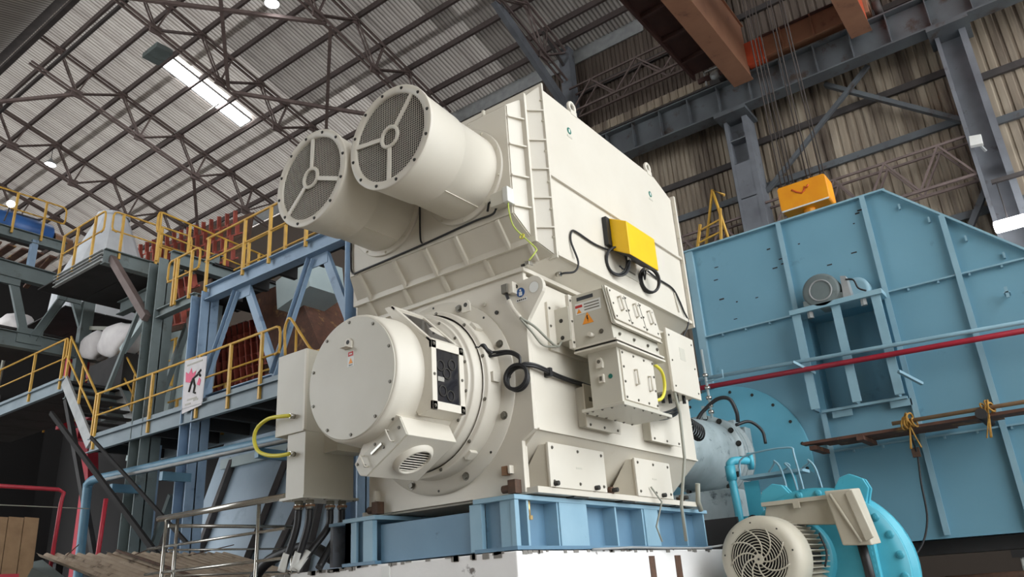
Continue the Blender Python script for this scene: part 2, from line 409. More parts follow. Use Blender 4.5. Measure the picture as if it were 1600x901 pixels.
build(MB().cyl((-22.4,10.35,roof_z(10.35)-.55), (-29.5,10.35,roof_z(10.35)-.55), .03, n=8), 'roof_conduit', 'stainless', label='thin shiny conduit running left from the bright roof light', cat='conduit')
t = thing('wall_floodlight', 'small white floodlight beside the right column above the blue housing', 'lamp', (3.55, 15.3, 11.2))
build(MB().prism([(-.14,-.12),(.14,-.16),(.16,.1),(-.1,.15)], (3.55,15.3,11.36), RT_, (0,0,1), (0,1,0), .16), 'head', 'white_paint', t, bevel=.01)
build(MB().beam((3.6,15.45,11.3), (3.7,15.6,11.1), .05, .05), 'arm', 'stair_grey', t)
# back wall -------------------------------------------------------------------
wall = thing('wall_back', 'tall dirty corrugated sheet wall behind crane runway', None, (0, 16.5, 0), kind='structure')
build(MB().box(-46, 18, 16.62, 16.7, 0, 20.3), 'wall_skin', 'wall_back_skin', wall)
fine = corrugated(1.02, 4.15, 6, .018, kind='trap').mesh('sheet'); fine.materials.append(M['wall_sheet'])
fine_rust_shade = corrugated(1.02, 4.15, 6, .018, kind='trap').mesh('sheet'); fine_rust_shade.materials.append(M['wall_sheet_rust_shade'])
coarse_rust_shade = corrugated(1.02, 4.15, 4, .022, kind='trap').mesh('sheet'); coarse_rust_shade.materials.append(M['wall_sheet_rust_shade'])
coarse = corrugated(1.02, 4.15, 4, .022, kind='trap').mesh('sheet'); coarse.materials.append(M['wall_sheet'])
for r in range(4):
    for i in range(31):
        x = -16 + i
        o = bpy.data.objects.new('sheet', (fine_rust_shade if r == 3 else fine) if x < -2.5 else (coarse_rust_shade if r == 3 else coarse)); COL.objects.link(o)
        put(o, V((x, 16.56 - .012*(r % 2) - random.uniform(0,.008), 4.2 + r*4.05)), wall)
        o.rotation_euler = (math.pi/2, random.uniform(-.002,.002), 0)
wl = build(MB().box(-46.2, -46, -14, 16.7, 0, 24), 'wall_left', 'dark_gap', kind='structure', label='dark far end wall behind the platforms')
wr = build(MB().box(-14, 18, -14.2, -14, 0, 19), 'wall_front', 'wall_sheet', kind='structure', label='unseen sheet wall behind the viewer, sized to block daylight')  # unseen wall, its length set to darken the front faces
# grimy translucent strip under the eave and open gap
build(MB().box(-46, -5.2, 16.45, 16.5, 20.28, 20.95), 'window_1', 'stair_grey', kind='structure', label='grimy translucent strip between wall top and eave')

# girts
gl = [(18.9,-16,15),(16.9,-16,15),(13.72,-8.3,-2.3),(12.5,-8.3,-2.3),(14.15,-2.3,3.7),(12.6,-2.3,3.7),(13.6,3.7,10),(12.2,3.7,10),(9.9,-8.3,10)]
gn = ['high under the eave','above the crane runway','left of the middle column, upper','left of the middle column, lower','crossing behind the big wall brace','below the big wall brace','right of the right column, upper','right of the right column, lower','low behind the blue housing']
for (z, x0, x1), n in zip(gl, gn):
    build(MB().channel((x0, 16.41, z), (x1, 16.41, z), .2, .1, .015), 'girt', 'steel_dark' if z > 12.6 else 'girder_grey', label='dark horizontal wall rail %s' % n, cat='wall rail', group='wall rails')

# columns
cl = ['behind the top of the cream cooler','in the middle, below the crane girder','at the right edge of the picture']
for k, x in enumerate((-8.3, -2.3, 3.75)):
    t = thing('column', 'grey built-up steel column %s' % cl[k], 'column', (x, 15.9, 0), group='crane columns')
    w = .37
    build(MB().box(x-w, x-w+.1, 15.55, 16.25, 0, 14.8), 'flange', 'column_grey', t)
    build(MB().box(x+w-.16, x+w, 15.55, 16.25, 0, 14.8), 'flange', 'column_grey', t)
    build(MB().box(x-w+.1, x+w-.16, 15.9, 15.94, 0, 14.8), 'web', 'column_grey', t)
    if k < 2:
        for z in range(2, 15, 2):
            build(MB().box(x-w+.1, x+w-.16, 15.56, 15.9, z, z+.03), 'stiffener', 'column_grey', t)
        build(MB().box(x-w+.1, x+w-.16, 15.56, 15.6, 2, 13.2), 'cover_plate', 'column_grey', t)
    build(MB().box(x-.22, x+.22, 15.9, 16.3, 14.8, 20.8), 'upper_shaft', 'column_grey', t)
    for z0 in (20.0,):
        build(MB().beam((x-.05, 15.9, z0), (x-.05, 14.6 if z0 > 19 else 15.9, z0+.8), .09, .09), 'bracket', 'steel_dark', t)
    build(MB().box(x-.5, x+.5, 15.1, 16.2, 14.72, 14.84), 'cap_plate', 'girder_grey', t)
# knee brace from truss to column behind the cooler
build(MB().channel((-8.3, 15.7, 18.2), (-8.3, 11.7, roof_z(11.7)-1.8), .4, .18, .02, flip=-1), 'knee_brace', 'column_grey', label='long grey diagonal channel rising from the column behind the cooler', cat='brace')

# crane runway girder
g = thing('runway_girder', 'dark grey crane runway girder with ribbed web along the wall', 'girder', (0, 15.4, 14.85))
build(MB().box(-14, 14, 15.15, 15.65, 14.85, 14.90), 'bottom_flange', 'girder_grey', g)
build(MB().box(-14, 14, 15.15, 15.65, 15.85, 15.90), 'top_flange', 'girder_grey', g)
build(MB().box(-14, 14, 15.385, 15.415, 14.9, 15.85), 'web', 'girder_grey', g)
for i in range(28):
    x = -13.6 + i*1.0
    build(MB().box(x, x+.025, 15.17, 15.385, 14.9, 15.85), 'stiffener', 'girder_grey', g)
build(MB().box(-14, 14, 15.36, 15.44, 15.9, 16.02), 'rail', 'rust', g)
wk = thing('crane_walkway', 'pale ribbed walkway strip along the top of the runway girder', 'walkway', (-8, 15.8, 15.95))
build(MB().box(-14, -2.7, 15.02, 15.05, 15.92, 16.24), 'board', 'wall_sheet', wk)
for i in range(40):
    x = -13.9 + i*.28
    build(MB().box(x, x+.05, 14.99, 15.02, 15.92, 16.24), 'slat', 'wall_sheet', wk)

# lattice girders fixed to the wall
def lattice(x0, x1, z0, z1, y, n, label):
    t = thing('lattice_girder', label, 'lattice girder', ((x0+x1)/2, y, z0), group='lattice girders on the wall')
    for yy in (y, y-.45):
        build(MB().beam((x0,yy,z0), (x1,yy,z0), .07, .07), 'chord', 'truss_brown', t)
        build(MB().beam((x0,yy,z1), (x1,yy,z1), .06, .06), 'chord', 'truss_brown', t)
        d = (x1-x0)/n
        for i in range(n):
            a = x0 + i*d
            build(MB().beam((a,yy,z0), (a+d/2,yy,z1), .05, .05), 'web_member', 'truss_brown', t)
            build(MB().beam((a+d/2,yy,z1), (a+d,yy,z0), .05, .05), 'web_member', 'truss_brown', t)
lattice(-8.07, -2.53, 17.65, 18.65, 16.1, 3, 'thin lattice girder on the wall above the cooler top')
lattice(-7.92, -2.68, 10.4, 11.5, 16.1, 4, 'thin lattice girder behind the yellow ladder')
lattice(-1.92, 3.37, 10.6, 11.7, 16.1, 4, 'thin lattice girder just above the blue housing apex')
# X brace in the bay right of the middle column
t = thing('wall_brace', 'large crossed dark wall bracing above the blue housing', 'brace', (.9, 16.2, 12.3))
build(MB().beam((.35,16.2,15.05), (3.5,16.2,12.35), .2, .12), 'brace_bar', 'girder_grey', t)
build(MB().beam((1.6,16.1,15.05), (-1.95,16.1,12.25), .12, .12), 'brace_bar', 'girder_grey', t)
build(MB().beam((1.9,16.2,8.0), (3.6,16.2,10.6), .2, .14), 'wall_brace', 'girder_grey', label='dark diagonal strut beside the right column above the blue housing slope', cat='brace')
# bright strip lamp / opening at the right edge
t = thing('strip_lamp', 'bright white strip light at the right edge above the blue housing', 'lamp', (4.6, 14.0, 8.2))
build(MB().beam((3.4,14.0,8.5), (6.2,14.0,8.5), .2, .26), 'tube', 'lamp_white', t, bevel=.05)
for x in (3.7, 5.4): build(MB().cyl((x,14.0,8.62), (x,15.5,10.2), .012, n=6), 'hanger', 'steel_dark', t)
build(MB().box(3.6,5.6,15.45,15.55,10.15,10.25), 'hanger_bar', 'steel_dark', t)

# ================================================================== overhead crane
cr = thing('overhead_crane', 'brown double girder overhead travelling crane', 'crane', (0, 15.3, 16.02))
def girder(x0, x1, z0, z1, name, side_mat):
    b = build(MB().box(x0, x1, -12, 15.05, z0+.03, z1-.03), name, side_mat, cr)
    build(MB().box(x0-.04, x1+.04, -12, 15.1, z0, z0+.03), 'bottom_plate', 'crane_brown', b)
    build(MB().box(x0-.06, x1+.06, -12, 15.1, z1-.03, z1), 'top_plate', 'crane_brown', b)
girder(-1.95, -1.42, 15.5, 17.5, 'main_girder', 'crane_brown')
girder(1.52, 2.0, 15.46, 17.5, 'main_girder', 'crane_orange')
build(MB().box(-2.0, 2.1, 15.1, 15.75, 16.1, 16.8), 'end_carriage', 'crane_brown', cr, bevel=.01)
build(MB().box(-1.42, -.9, 14.95, 15.5, 15.95, 16.75), 'end_block', 'crane_orange', cr, bevel=.01)
for x in (-.35, .55):
    build(MB().box(x, x+.04, 15.0, 15.1, 16.1, 16.8), 'rib', 'crane_brown', cr)
build(MB().box(-1.0, 1.5, 15.03, 15.1, 16.78, 16.84), 'rail', 'crane_dark', cr)
for x in (-2.35, 2.3):
    build(MB().cyl((x-.1,15.4,16.27), (x+.1,15.4,16.27), .24, n=20), 'wheel', 'steel_dark', cr)
w = build(MB().box(-2.95, -2.02, -12, 14.4, 16.05, 16.1), 'service_walkway', 'crane_dark', cr)
for i in range(20):
    y = -10 + i*1.3
    build(MB().box(-2.95, -2.02, y, y+.1, 15.9, 16.05), 'crossbar', 'crane_dark', w)
build(MB().box(-2.98, -2.9, -12, 14.4, 15.85, 16.15), 'side_channel', 'crane_dark', w)
t = thing('junction_bracket', 'pale wiring bracket hanging at the crane girder end', 'bracket', (-2.3, 14.9, 15.8))
build(MB().box(-2.75, -2.15, 14.75, 14.8, 16.2, 16.25), 'bar', 'stair_grey', t)
build(MB().box(-2.75, -2.7, 14.75, 14.8, 15.75, 16.25), 'bar', 'stair_grey', t)
build(MB().lathe((-2.4,14.78,15.95), (0,-1,.2), [(0,.16),(.1,.15),(.16,.08)], 14, capstart=True, capend=True), 'lamp_head', 'stair_grey', t)
# trolley
tr = build(MB().box(-1.6, 1.8, 8.6, 11.4, 17.61, 18.3), 'crane_trolley', 'crane_dark', label='dark crane trolley riding on the two girders', cat='trolley')
# hook block with ropes
hb = thing('hook_block', 'yellow crane hook block hanging on steel ropes', 'hook block', (.45, 10, 8.1))
m = MB().prism([(-.5,-.27),(-.46,-.31),(.46,-.31),(.5,-.27),(.5,.22),(.46,.26),(-.46,.26),(-.5,.22)], (.46, 9.75, 8.86), (1,0,0), (0,0,1), (0,1,0), .5)
body = build(m, 'housing', 'hook_yellow', hb, bevel=.02)
build(MB().box(-.02, .94, 9.735, 9.75, 8.54, 8.57), 'bottom_trim', 'sticker_white', body)
mm = MB(); pts = [(.26,8.98),(.34,8.9),(.44,8.84),(.5,8.88),(.52,8.96),(.56,8.92),(.6,8.98)]
mm.tube([V((x,9.745,z)) for x,z in pts], .02, 6); build(mm, 'red_mark', 'mark_red', body)
build(MB().lathe((.46,10,8.36), (0,0,1), [(0,.06),(.06,.1),(.16,.12),(.2,.12)], 16, capstart=True, capend=True), 'swivel', 'hook_yellow', hb)
hk = [(.46,10,8.32),(.46,10,8.15),(.56,10,8.05),(.56,10,7.92),(.46,10,7.84),(.36,10,7.9),(.34,10,8.0)]
build(MB().tube(spline(hk,5), .045, 8), 'hook', 'steel_dark', hb)
for x in (.02,.1,.16,.24,.56,.64,.84,.9):
    build(MB().cyl((x,9.9+.2*random.random(),9.12), (x+(.03 if x<.4 else -.02), 10, 17.6), .014, n=6), 'rope', 'rope', hb)
    build(MB().cyl((x,10,9.1), (x,10,9.24), .035, n=8), 'rope_socket', 'steel_dark', hb)
# ================================================================== pedestal, base frame, motor
AX, AZ = -1.1, 3.38           # motor axis
YD = (0,1,0); FR = (0,-1,0); RT = (1,0,0)
# concrete pedestal ---------------------------------------------------------------
pd = thing('pedestal', 'white painted concrete pedestal with peeling paint under blue base', 'pedestal', (-1.6, 1.6, 0))
m = MB(); m.prism([(-3.25,0),(-.09,0),(-.09,1.88),(-2.1,1.885),(-3.25,1.875)], (0,-.25,0), (1,0,0), (0,0,1), (0,1,0), 4.3)
build(m, 'block', 'concrete_white', pd, bevel=.012)
for y0, y1 in ((2.02,2.14),(2.62,2.76)):
    build(MB().box(-.092, -.082, y0, y1, .4, 1.82), 'rust_stripe', 'rust', pd)
build(MB().box(-1.62, -1.52, -.262, -.25, 1.2, 1.86), 'paint_strip', 'sticker_white', pd)
random.seed(3)
m = MB()
for i in range(70):      # chipped paint edge along the rim
    if random.random() < .6: x = random.uniform(-3.2, -.15); w = random.uniform(.02,.09); d = random.uniform(.01,.05); m.box(x, x+w, -.256, -.249, 1.885-d, 1.884)
    else: y = random.uniform(-.2, 3.6); w = random.uniform(.02,.09); d = random.uniform(.008,.035); m.box(-.091, -.084, y, y+w, 1.883-d, 1.882)
c = build(m, 'chipped_paint', 'concrete_grey', pd, kind='stuff')
build(MB().tube([(-.07, 0.9, 1.885), (-.05, 1.6, 1.9), (-.07, 2.3, 1.895), (.1, 3.0, 1.88), (.35, 3.1, 1.90)], .012, 6), 'earth_wire', 'stair_grey', label='thin grey wire lying along the pedestal edge', cat='wire')

# blue base frame ------------------------------------------------------------------
bf = thing('base_frame', 'blue welded steel base frame on the white pedestal', 'base frame', (-1.1, 1.7, 1.89))
def side_beam(x0, x1, outer):
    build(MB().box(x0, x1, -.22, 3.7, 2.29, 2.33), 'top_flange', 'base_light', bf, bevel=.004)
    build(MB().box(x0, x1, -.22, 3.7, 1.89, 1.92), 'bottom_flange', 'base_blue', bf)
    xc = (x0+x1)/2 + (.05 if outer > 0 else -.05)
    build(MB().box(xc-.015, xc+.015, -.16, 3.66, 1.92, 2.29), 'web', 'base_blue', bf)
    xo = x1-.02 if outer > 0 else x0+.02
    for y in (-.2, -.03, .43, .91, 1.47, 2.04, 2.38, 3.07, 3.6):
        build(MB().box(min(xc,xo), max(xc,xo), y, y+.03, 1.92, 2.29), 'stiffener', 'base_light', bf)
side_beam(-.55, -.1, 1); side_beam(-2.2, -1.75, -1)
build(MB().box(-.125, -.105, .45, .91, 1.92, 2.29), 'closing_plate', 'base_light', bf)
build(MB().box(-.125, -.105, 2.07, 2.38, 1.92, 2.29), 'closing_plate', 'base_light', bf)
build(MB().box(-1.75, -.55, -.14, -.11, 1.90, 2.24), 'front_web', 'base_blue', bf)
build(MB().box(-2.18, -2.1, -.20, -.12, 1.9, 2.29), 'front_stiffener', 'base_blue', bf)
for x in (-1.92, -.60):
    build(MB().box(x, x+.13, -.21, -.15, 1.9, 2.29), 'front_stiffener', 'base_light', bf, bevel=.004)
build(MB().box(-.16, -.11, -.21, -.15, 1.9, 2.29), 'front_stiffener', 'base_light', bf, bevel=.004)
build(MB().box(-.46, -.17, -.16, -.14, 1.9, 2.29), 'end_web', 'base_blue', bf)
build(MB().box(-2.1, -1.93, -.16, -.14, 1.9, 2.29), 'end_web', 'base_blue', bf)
build(MB().box(-2.42, -2.18, -.2, .3, 2.28, 2.31), 'side_bracket', 'base_blue', bf)
build(MB().box(-2.42, -2.38, -.18, .28, 1.9, 2.28), 'side_bracket', 'column_grey', bf)
b = thing('anchor_bolt', 'brass coloured bolt hanging below the base flange corner', 'bolt', (-.135, .02, 2.12))
build(MB().cyl((-.135,.02,2.16), (-.135,.02,2.29), .016, n=10), 'shank', 'brass', b)
build(MB().cyl((-.135,.02,2.13), (-.135,.02,2.165), .032, n=6, smooth=False), 'nut', 'brass', b)

# motor ---------------------------------------------------------------------------
mo = thing('electric_motor', 'large cream electric motor body with round front cover', 'motor', (AX, 1.7, 2.33))
prof = [(0,4.33),(0,2.885),(-.40,2.52),(-.40,2.34),(-1.8,2.34),(-1.8,2.52),(-2.2,2.885),(-2.2,4.33)]
build(MB().prism(prof[::-1], (0,.05,0), RT, (0,0,1), YD, 3.35), 'frame', 'cream', mo, bevel=.006)
# front end plate with lifting ear
ear = []
for k in range(9):
    a = math.radians(100 - 130*k/8); ear.append((.10+.115*math.cos(a), 4.175+.115*math.sin(a)))
fp = [(0,4.36),(0,4.28),(.06,4.282)] + ear + [(.03,3.9),(0,3.84),(0,2.885),(-.14,2.80),(-.14,2.36),(-2.06,2.36),(-2.06,2.80),(-2.2,2.885),(-2.2,4.36)]
plate = build(MB().prism(fp[::-1], (0,0,0), RT, (0,0,1), YD, .05), 'end_plate', 'cream', mo, bevel=.003)
build(MB().lathe((.115,-.004,4.175), YD, [(0,.052),(.058,.052)], 24, capstart=True, capend=True), 'ear_hole', 'sticker_white', plate)
build(MB().lathe((.115,-.005,4.175), YD, [(0,.052),(0,.060)], 24), 'ear_rim', 'box_grey', plate)
build(MB().box(-2.24, .03, -.03, 3.42, 4.36, 4.40), 'top_ledge', 'cream', mo, bevel=.004)
build(MB().box(-.02, .02, .05, 3.38, 2.878, 2.895), 'belt_edge', 'cream', mo)
# front foot bar and side sill
build(MB().box(-.42, -.02, .02, 3.35, 2.345, 2.40), 'foot_sill', 'cream', mo, bevel=.004)
build(MB().box(-2.18, -1.78, .02, 3.35, 2.345, 2.40), 'foot_sill', 'cream', mo, bevel=.004)
# cover boxes on the sloping skirt
for y0, y1 in ((.2,1.17),(1.8,2.62)):
    m = MB().hexa([(-.40,y0+.02,2.40),(-.03,y0+.02,2.40),(-.03,y1-.02,2.40),(-.40,y1-.02,2.40),(-.12,y0+.02,2.78),(-.03,y0+.02,2.78),(-.03,y1-.02,2.78),(-.12,y1-.02,2.78)])
    s = build(m, 'skirt_box', 'cream', mo)
    build(MB().box(-.03, -.005, y0, y1, 2.40, 2.79), 'cover_plate', 'cream_plain', s, bevel=.004)
    for yy in (y0+.06, (y0+y1)/2, y1-.06):
        for z in (2.45, 2.745): bolt(s, (-.005, yy, z), RT, .011)
    build(MB().box(-.006, -.003, (y0+y1)/2-.05, (y0+y1)/2+.05, 2.585, 2.60), 'name_print', 'box_grey', s)
# gusset at skirt front
build(MB().prism([(-.4,2.40),(-.14,2.40),(-.14,2.8),(-.16,2.78)], (0,.05,0), RT, (0,0,1), YD, .02), 'gusset', 'cream', mo)
# jacking bolts along the sill
for y in (.26, .95, 1.30, 2.35, 2.9):
    j = build(MB().cyl((-.1,y,2.43), (.04,y,2.43), .022, n=8), 'jack_screw', 'bolt_dark', mo)
    build(MB().cyl((-.06,y,2.43), (-.02,y,2.43), .04, n=6, smooth=False), 'nut', 'rust', j)
for y in (.6,1.5,2.7): build(MB().box(-.12,-.03,y,y+.25,2.332,2.346), 'shim_plate', 'bolt_dark', mo)
for x in (-.28, -1.95):
    j = build(MB().cyl((x-.06,-.05,2.40), (x+.06,-.05,2.40), .035, n=10), 'jack_screw', 'rust', mo)
    build(MB().box(x+.02, x+.10, -.09, 0, 2.355, 2.47), 'block', 'rust', j)
build(MB().box(-.35, -.29, -.05, 0, 2.52, 2.60), 'earth_pad', 'pad_copper', mo, bevel=.003)
build(MB().box(-.27, -.25, -.06, 0, 2.53, 2.6), 'earth_plate', 'cream_plain', mo)
build(MB().box(-1.93, -1.90, -.07, 0, 2.48, 2.58), 'earth_plate', 'cream_plain', mo)

# flange ring + stepped drum
ring = build(MB().lathe((AX,0,AZ), FR, [(0,.935),(.02,.935),(.02,.93),(.035,.926),(.035,.70)], 72), 'flange_ring', 'cream', mo)
for k in range(8):
    a = math.radians(22.5+45*k); bolt(ring, (AX+.875*math.cos(a), -.035, AZ+.875*math.sin(a)), FR, .026, 'bolt_grey')
for k in range(8):
    a = math.radians(45*k); build(MB().cyl((AX+.9*math.cos(a),-.034,AZ+.9*math.sin(a)), (AX+.9*math.cos(a),-.038,AZ+.9*math.sin(a)), .012, n=8), 'dowel', 'bolt_dark', ring)
r2 = build(MB().lathe((AX,0,AZ), FR, [(.03,.80),(.20,.80),(.22,.785),(.22,.755),(.24,.755)], 72), 'bearing_ring', 'cream', mo)
for a0, a1 in ((-14,14),(32,48),(-62,-44)):    # welded strips round the ring
    build(MB().lathe((AX,0,AZ), FR, [(.06,.80),(.06,.83),(.17,.83),(.17,.80)], 10, a0=0, a1=1) if False else
          MB().prism([(0,-.045),(.10,-.045),(.10,.045),(0,.045)], (AX+.79*math.cos(math.radians((a0+a1)/2)), -.19, AZ+.79*math.sin(math.radians((a0+a1)/2))),
                     (0,1,0), (-math.sin(math.radians((a0+a1)/2)), 0, math.cos(math.radians((a0+a1)/2))), (math.cos(math.radians((a0+a1)/2)), 0, math.sin(math.radians((a0+a1)/2))), .04), 'clamp_pad', 'cream', r2, bevel=.004)
for k in range(12):
    a = math.radians(15+30*k); bolt(r2, (AX+.77*math.cos(a), -.22, AZ+.77*math.sin(a)), FR, .012)
r3 = build(MB().lathe((AX,0,AZ), FR, [(.22,.735),(.33,.735),(.345,.725),(.345,.70),(.375,.70),(.385,.69),(.385,.66),(.40,.66),(.40,.60)], 72), 'rear_drum', 'cream', mo)
for k in range(16):
    a = math.radians(11+22.5*k); bolt(r3, (AX+.68*math.cos(a), -.385, AZ+.68*math.sin(a)), FR, .010)
build(MB().lathe((AX,0,AZ), FR, [(.39,.63),(.70,.61),(.74,.60),(.80,.585),(1.08,.562),(1.105,.555),(1.12,.54),(1.12,.53)], 72), 'drum', 'cream', mo)
lid = build(MB().lathe((AX,0,AZ), FR, [(1.115,.535),(1.13,.535),(1.132,.53)], 72, capend=True), 'lid', 'box_grey', mo)
for k in range(10):
    a = math.radians(20+36*k); bolt(lid, (AX+.50*math.cos(a), -1.132, AZ+.50*math.sin(a)), FR, .011, 'bolt_grey')
# lifting lug and warning sticker on lid
m = MB().prism([(-.045,-.045),(.045,-.045),(.045,.02),(.02,.05),(-.02,.05),(-.045,.02)], (-1.12,-1.145,3.68), RT, (0,0,1), YD, .012)
lug = build(m, 'lug', 'cream_plain', lid)
build(MB().box(-1.165,-1.08,-1.20,-1.14,3.64,3.645), 'lug_foot', 'cream_plain', lug)
build(MB().lathe((-1.12,-1.147,3.695), YD, [(0,.02),(.004,.02)], 14, capstart=True, capend=True), 'lug_hole', 'ink', lug)
st = build(MB().box(-1.13,-1.055,-1.1345,-1.131,3.47,3.61), 'warning_sticker', 'sticker_white', lid, label='red and white warning sticker on the round lid')
build(MB().box(-1.125,-1.06,-1.136,-1.134,3.565,3.605), 'red_band', 'sticker_red', st)
build(MB().box(-1.11,-1.075,-1.1368,-1.1358,3.58,3.59), 'lettering', 'sticker_white', st)
build(MB().prism([(-.025,-.02),(.025,-.02),(0,.028)], (-1.092,-1.136,3.52), RT, (0,0,1), YD, .002), 'triangle', 'sticker_orange', st)
build(MB().box(-1.115,-1.07,-1.136,-1.134,3.482,3.487), 'lettering', 'ink', st)
# lugs on top of the drum
for x, y in ((-1.32,-.35),(-.62,-.10)):
    z = 4.02 if x < -1 else 4.10
    lg = build(MB().prism([(-.05,0),(.05,0),(.05,.08),(.025,.115),(-.025,.115),(-.05,.08)], (x,y-.01,z), RT, (0,0,1), YD, .02), 'lifting_lug', 'cream_plain', mo)
    build(MB().lathe((x,y-.013,z+.07), YD, [(0,.022),(.026,.022)], 12, capstart=True, capend=True), 'lug_hole', 'bolt_dark', lg)

# inspection window housing on the drum's right side
wsec = [(-1.0,4.06),(-.93,4.06),(-.46,3.62),(-.46,3.03),(-.60,3.00),(-.75,3.2),(-.8,3.8)]
wb = build(MB().prism(wsec, (0,-.82,0), RT, (0,0,1), YD, .42), 'window_housing', 'cream', mo, bevel=.004)
fr = MB()
for a in ((-.82,-.40,3.03,3.10),(-.82,-.40,3.56,3.63),(-.82,-.76,3.03,3.63),(-.46,-.40,3.03,3.63)): fr.box(-.462,-.435,*a)
build(fr, 'window_frame', 'cream_plain', wb, bevel=.002)
build(MB().box(-.456,-.448,-.77,-.45,3.09,3.57), 'window_pane', 'glass_dark', wb)
for y in (-.79,-.43):
    for z in (3.06,3.33,3.60): bolt(wb, (-.435,y,z), RT, .010)
# slip-ring gear seen behind the glass
for y, z in ((-.70,3.42),(-.62,3.36),(-.55,3.45),(-.68,3.2),(-.58,3.17)):
    build(MB().torus((-.444,y,z), RT, .045, .006, 18, 6), 'brush_ring', 'bolt_dark', wb)
build(MB().box(-.447,-.442,-.74,-.66,3.28,3.32), 'brush_bar', 'stainless', wb)
# sloping glass roof
sl = V((-.47,0,.44)).normalized(); nn = V((.44,0,.47)).normalized()
o = V((-.46,-.82,3.62))
def slab(u0,u1,y0,y1,t0,t1):
    p = [o+sl*u+V((0,y,0))+nn*t for t in (t0,t1) for u,y in ((u0,y0),(u1,y0),(u1,y1),(u0,y1))]
    return p
g = MB(); p = slab(.05,.55,.05,.37,.001,.006); g.hexa(p); build(g, 'roof_pane', 'glass_dark', wb)
for u0,u1,y0,y1 in ((0,.62,0,.045),(0,.62,.375,.42),(0,.05,0,.42),(.57,.63,0,.42)):
    g = MB(); g.hexa(slab(u0,u1,y0,y1,0,.018)); build(g, 'roof_frame', 'cream_plain', wb)

# ventilated brush box, lower right of the drum
vs = [(-.63,2.97),(-.55,2.81),(-1.02,2.54),(-1.11,2.555),(-1.17,2.66),(-1.05,2.86),(-.75,3.03)]
vb = build(MB().prism(vs[::-1], (0,-1.0,0), RT, (0,0,1), YD, .6), 'vent_box', 'cream', mo, bevel=.005)
fpn = [(-.635,2.965),(-.558,2.812),(-1.02,2.547),(-1.105,2.562),(-1.165,2.66)]
door = build(MB().prism(fpn[::-1], (0,-1.012,0), RT, (0,0,1), YD, .012), 'vent_door', 'box_grey', vb)
ud = V((.65,0,.36)).normalized()      # direction along the door
for s in (.08, .42):
    c = V((-1.10,-1.012,2.625)) + ud*s
    pr = V((.45,0,-.82)).normalized()
    build(MB().tube([c-pr*.055, c-pr*.055+V((0,-.04,0)), c+pr*.055+V((0,-.04,0)), c+pr*.055], .008, 6), 'handle', 'cream_plain', door)
c = V((-.89,-1.02,2.745)); build(MB().beam(c-ud*.07, c+ud*.07, .02, .02), 'latch_bar', 'stainless', door)
for s, t in ((.0,.02),(.25,.05),(.54,-.04),(.07,-.09),(.32,-.09),(.52,.14)):
    q = V((-1.125,-1.012,2.64)) + ud*s + V((-.48,0,.87))*t*.6; bolt(door, q, FR, .010)
# round grille on the sloping underside
e1 = V((-.50,0,-.29)).normalized(); nrm = V((.29,0,-.50)).normalized()
gc = V((-.785,-.70,2.675)) + nrm*.0
gr = build(MB().lathe(gc, nrm, [(0,.185),(.015,.18),(.04,.155),(.045,.142),(.02,.138)], 40), 'grille_collar', 'cream_plain', vb)
build(MB().lathe(gc, nrm, [(.012,.15)], 40) if False else MB().lathe(gc, nrm, [(.010,.14),(.012,.139)], 32, capend=True), 'grille_back', 'mesh_dark', gr)
for k in range(9):
    h = -.12 + k*.03; L = math.sqrt(.139**2-h*h)
    c = gc + nrm*.024 + e1*h
    build(MB().beam(c-V((0,L,0)), c+V((0,L,0)), .012, .008), 'louvre', 'cream_plain', gr)
# rear shaft end / bearing bracket behind
build(MB().lathe((AX,3.35,AZ), YD, [(0,.95),(.08,.95),(.08,.6),(.25,.55),(.4,.5)], 48), 'rear_flange', 'cream', mo)
# nameplates and bits on the end plate
d = build(MB().lathe((-.04,-.003,4.165), YD, [(0,.046),(.004,.046)], 24, capstart=True, capend=True), 'blue_sticker', 'sticker_blue', mo, label='round blue mandatory sign sticker')
build(MB().lathe((-.04,-.005,4.185), YD, [(0,.011),(.003,.011)], 12, capstart=True, capend=True), 'figure', 'sticker_white', d)
build(MB().box(-.058,-.022,-.005,-.002,4.132,4.17), 'figure', 'sticker_white', d)
pl = build(MB().box(-.095,.03,-.004,-.001,4.075,4.105), 'name_plate', 'sticker_white', mo)
for k in range(5): build(MB().box(-.085+k*.022,-.07+k*.022,-.0055,-.0035,4.084,4.096), 'lettering', 'ink', pl)
for x, z in ((-.47,4.16),(-.33,4.04),(-.085,4.235)):
    build(MB().cyl((x,-.012,z), (x,0,z), .02, n=12), 'plug', 'bolt_cream' if x < -.4 else 'bolt_dark', mo)

# ------------------------------------------------------------------ cooler housing on top
co = thing('cooler_housing', 'tall cream cooler housing with ribbed front hood on top of motor', 'cooler', (AX, 1.7, 4.40))
PX0, PX1, PZ0, PZ1, PY = -2.23, .03, 4.92, 6.13, -.12
MX0, MX1, MZ0, MZ1, MY = -2.295, .095, 4.705, 6.25, .05
BX0, BX1, BZ0, BZ1, BY, BYE = -2.445, .245, 4.52, 6.42, .2, 3.25
build(MB().prism([(BY,BZ0),(BYE-.03,BZ0),(BYE-.03,BZ1-.16),(2.78,BZ1),(BY,BZ1)], (BX0,0,0), (0,1,0), (0,0,1), RT, BX1-BX0), 'housing', 'cream_plain', co, bevel=.006)
m = MB().hexa([(-2.2,.02,4.40),(0,.02,4.40),(0,3.3,4.40),(-2.2,3.3,4.40),(BX0,BY,BZ0+.001),(BX1,BY,BZ0+.001),(BX1,BYE-.03,BZ0+.001),(BX0,BYE-.03,BZ0+.001)])
build(m, 'transition_skirt', 'cream_plain', co)
fpl = build(MB().box(PX0, PX1, PY-.015, PY+.01, PZ0, PZ1), 'front_plate', 'cream', co, bevel=.006)
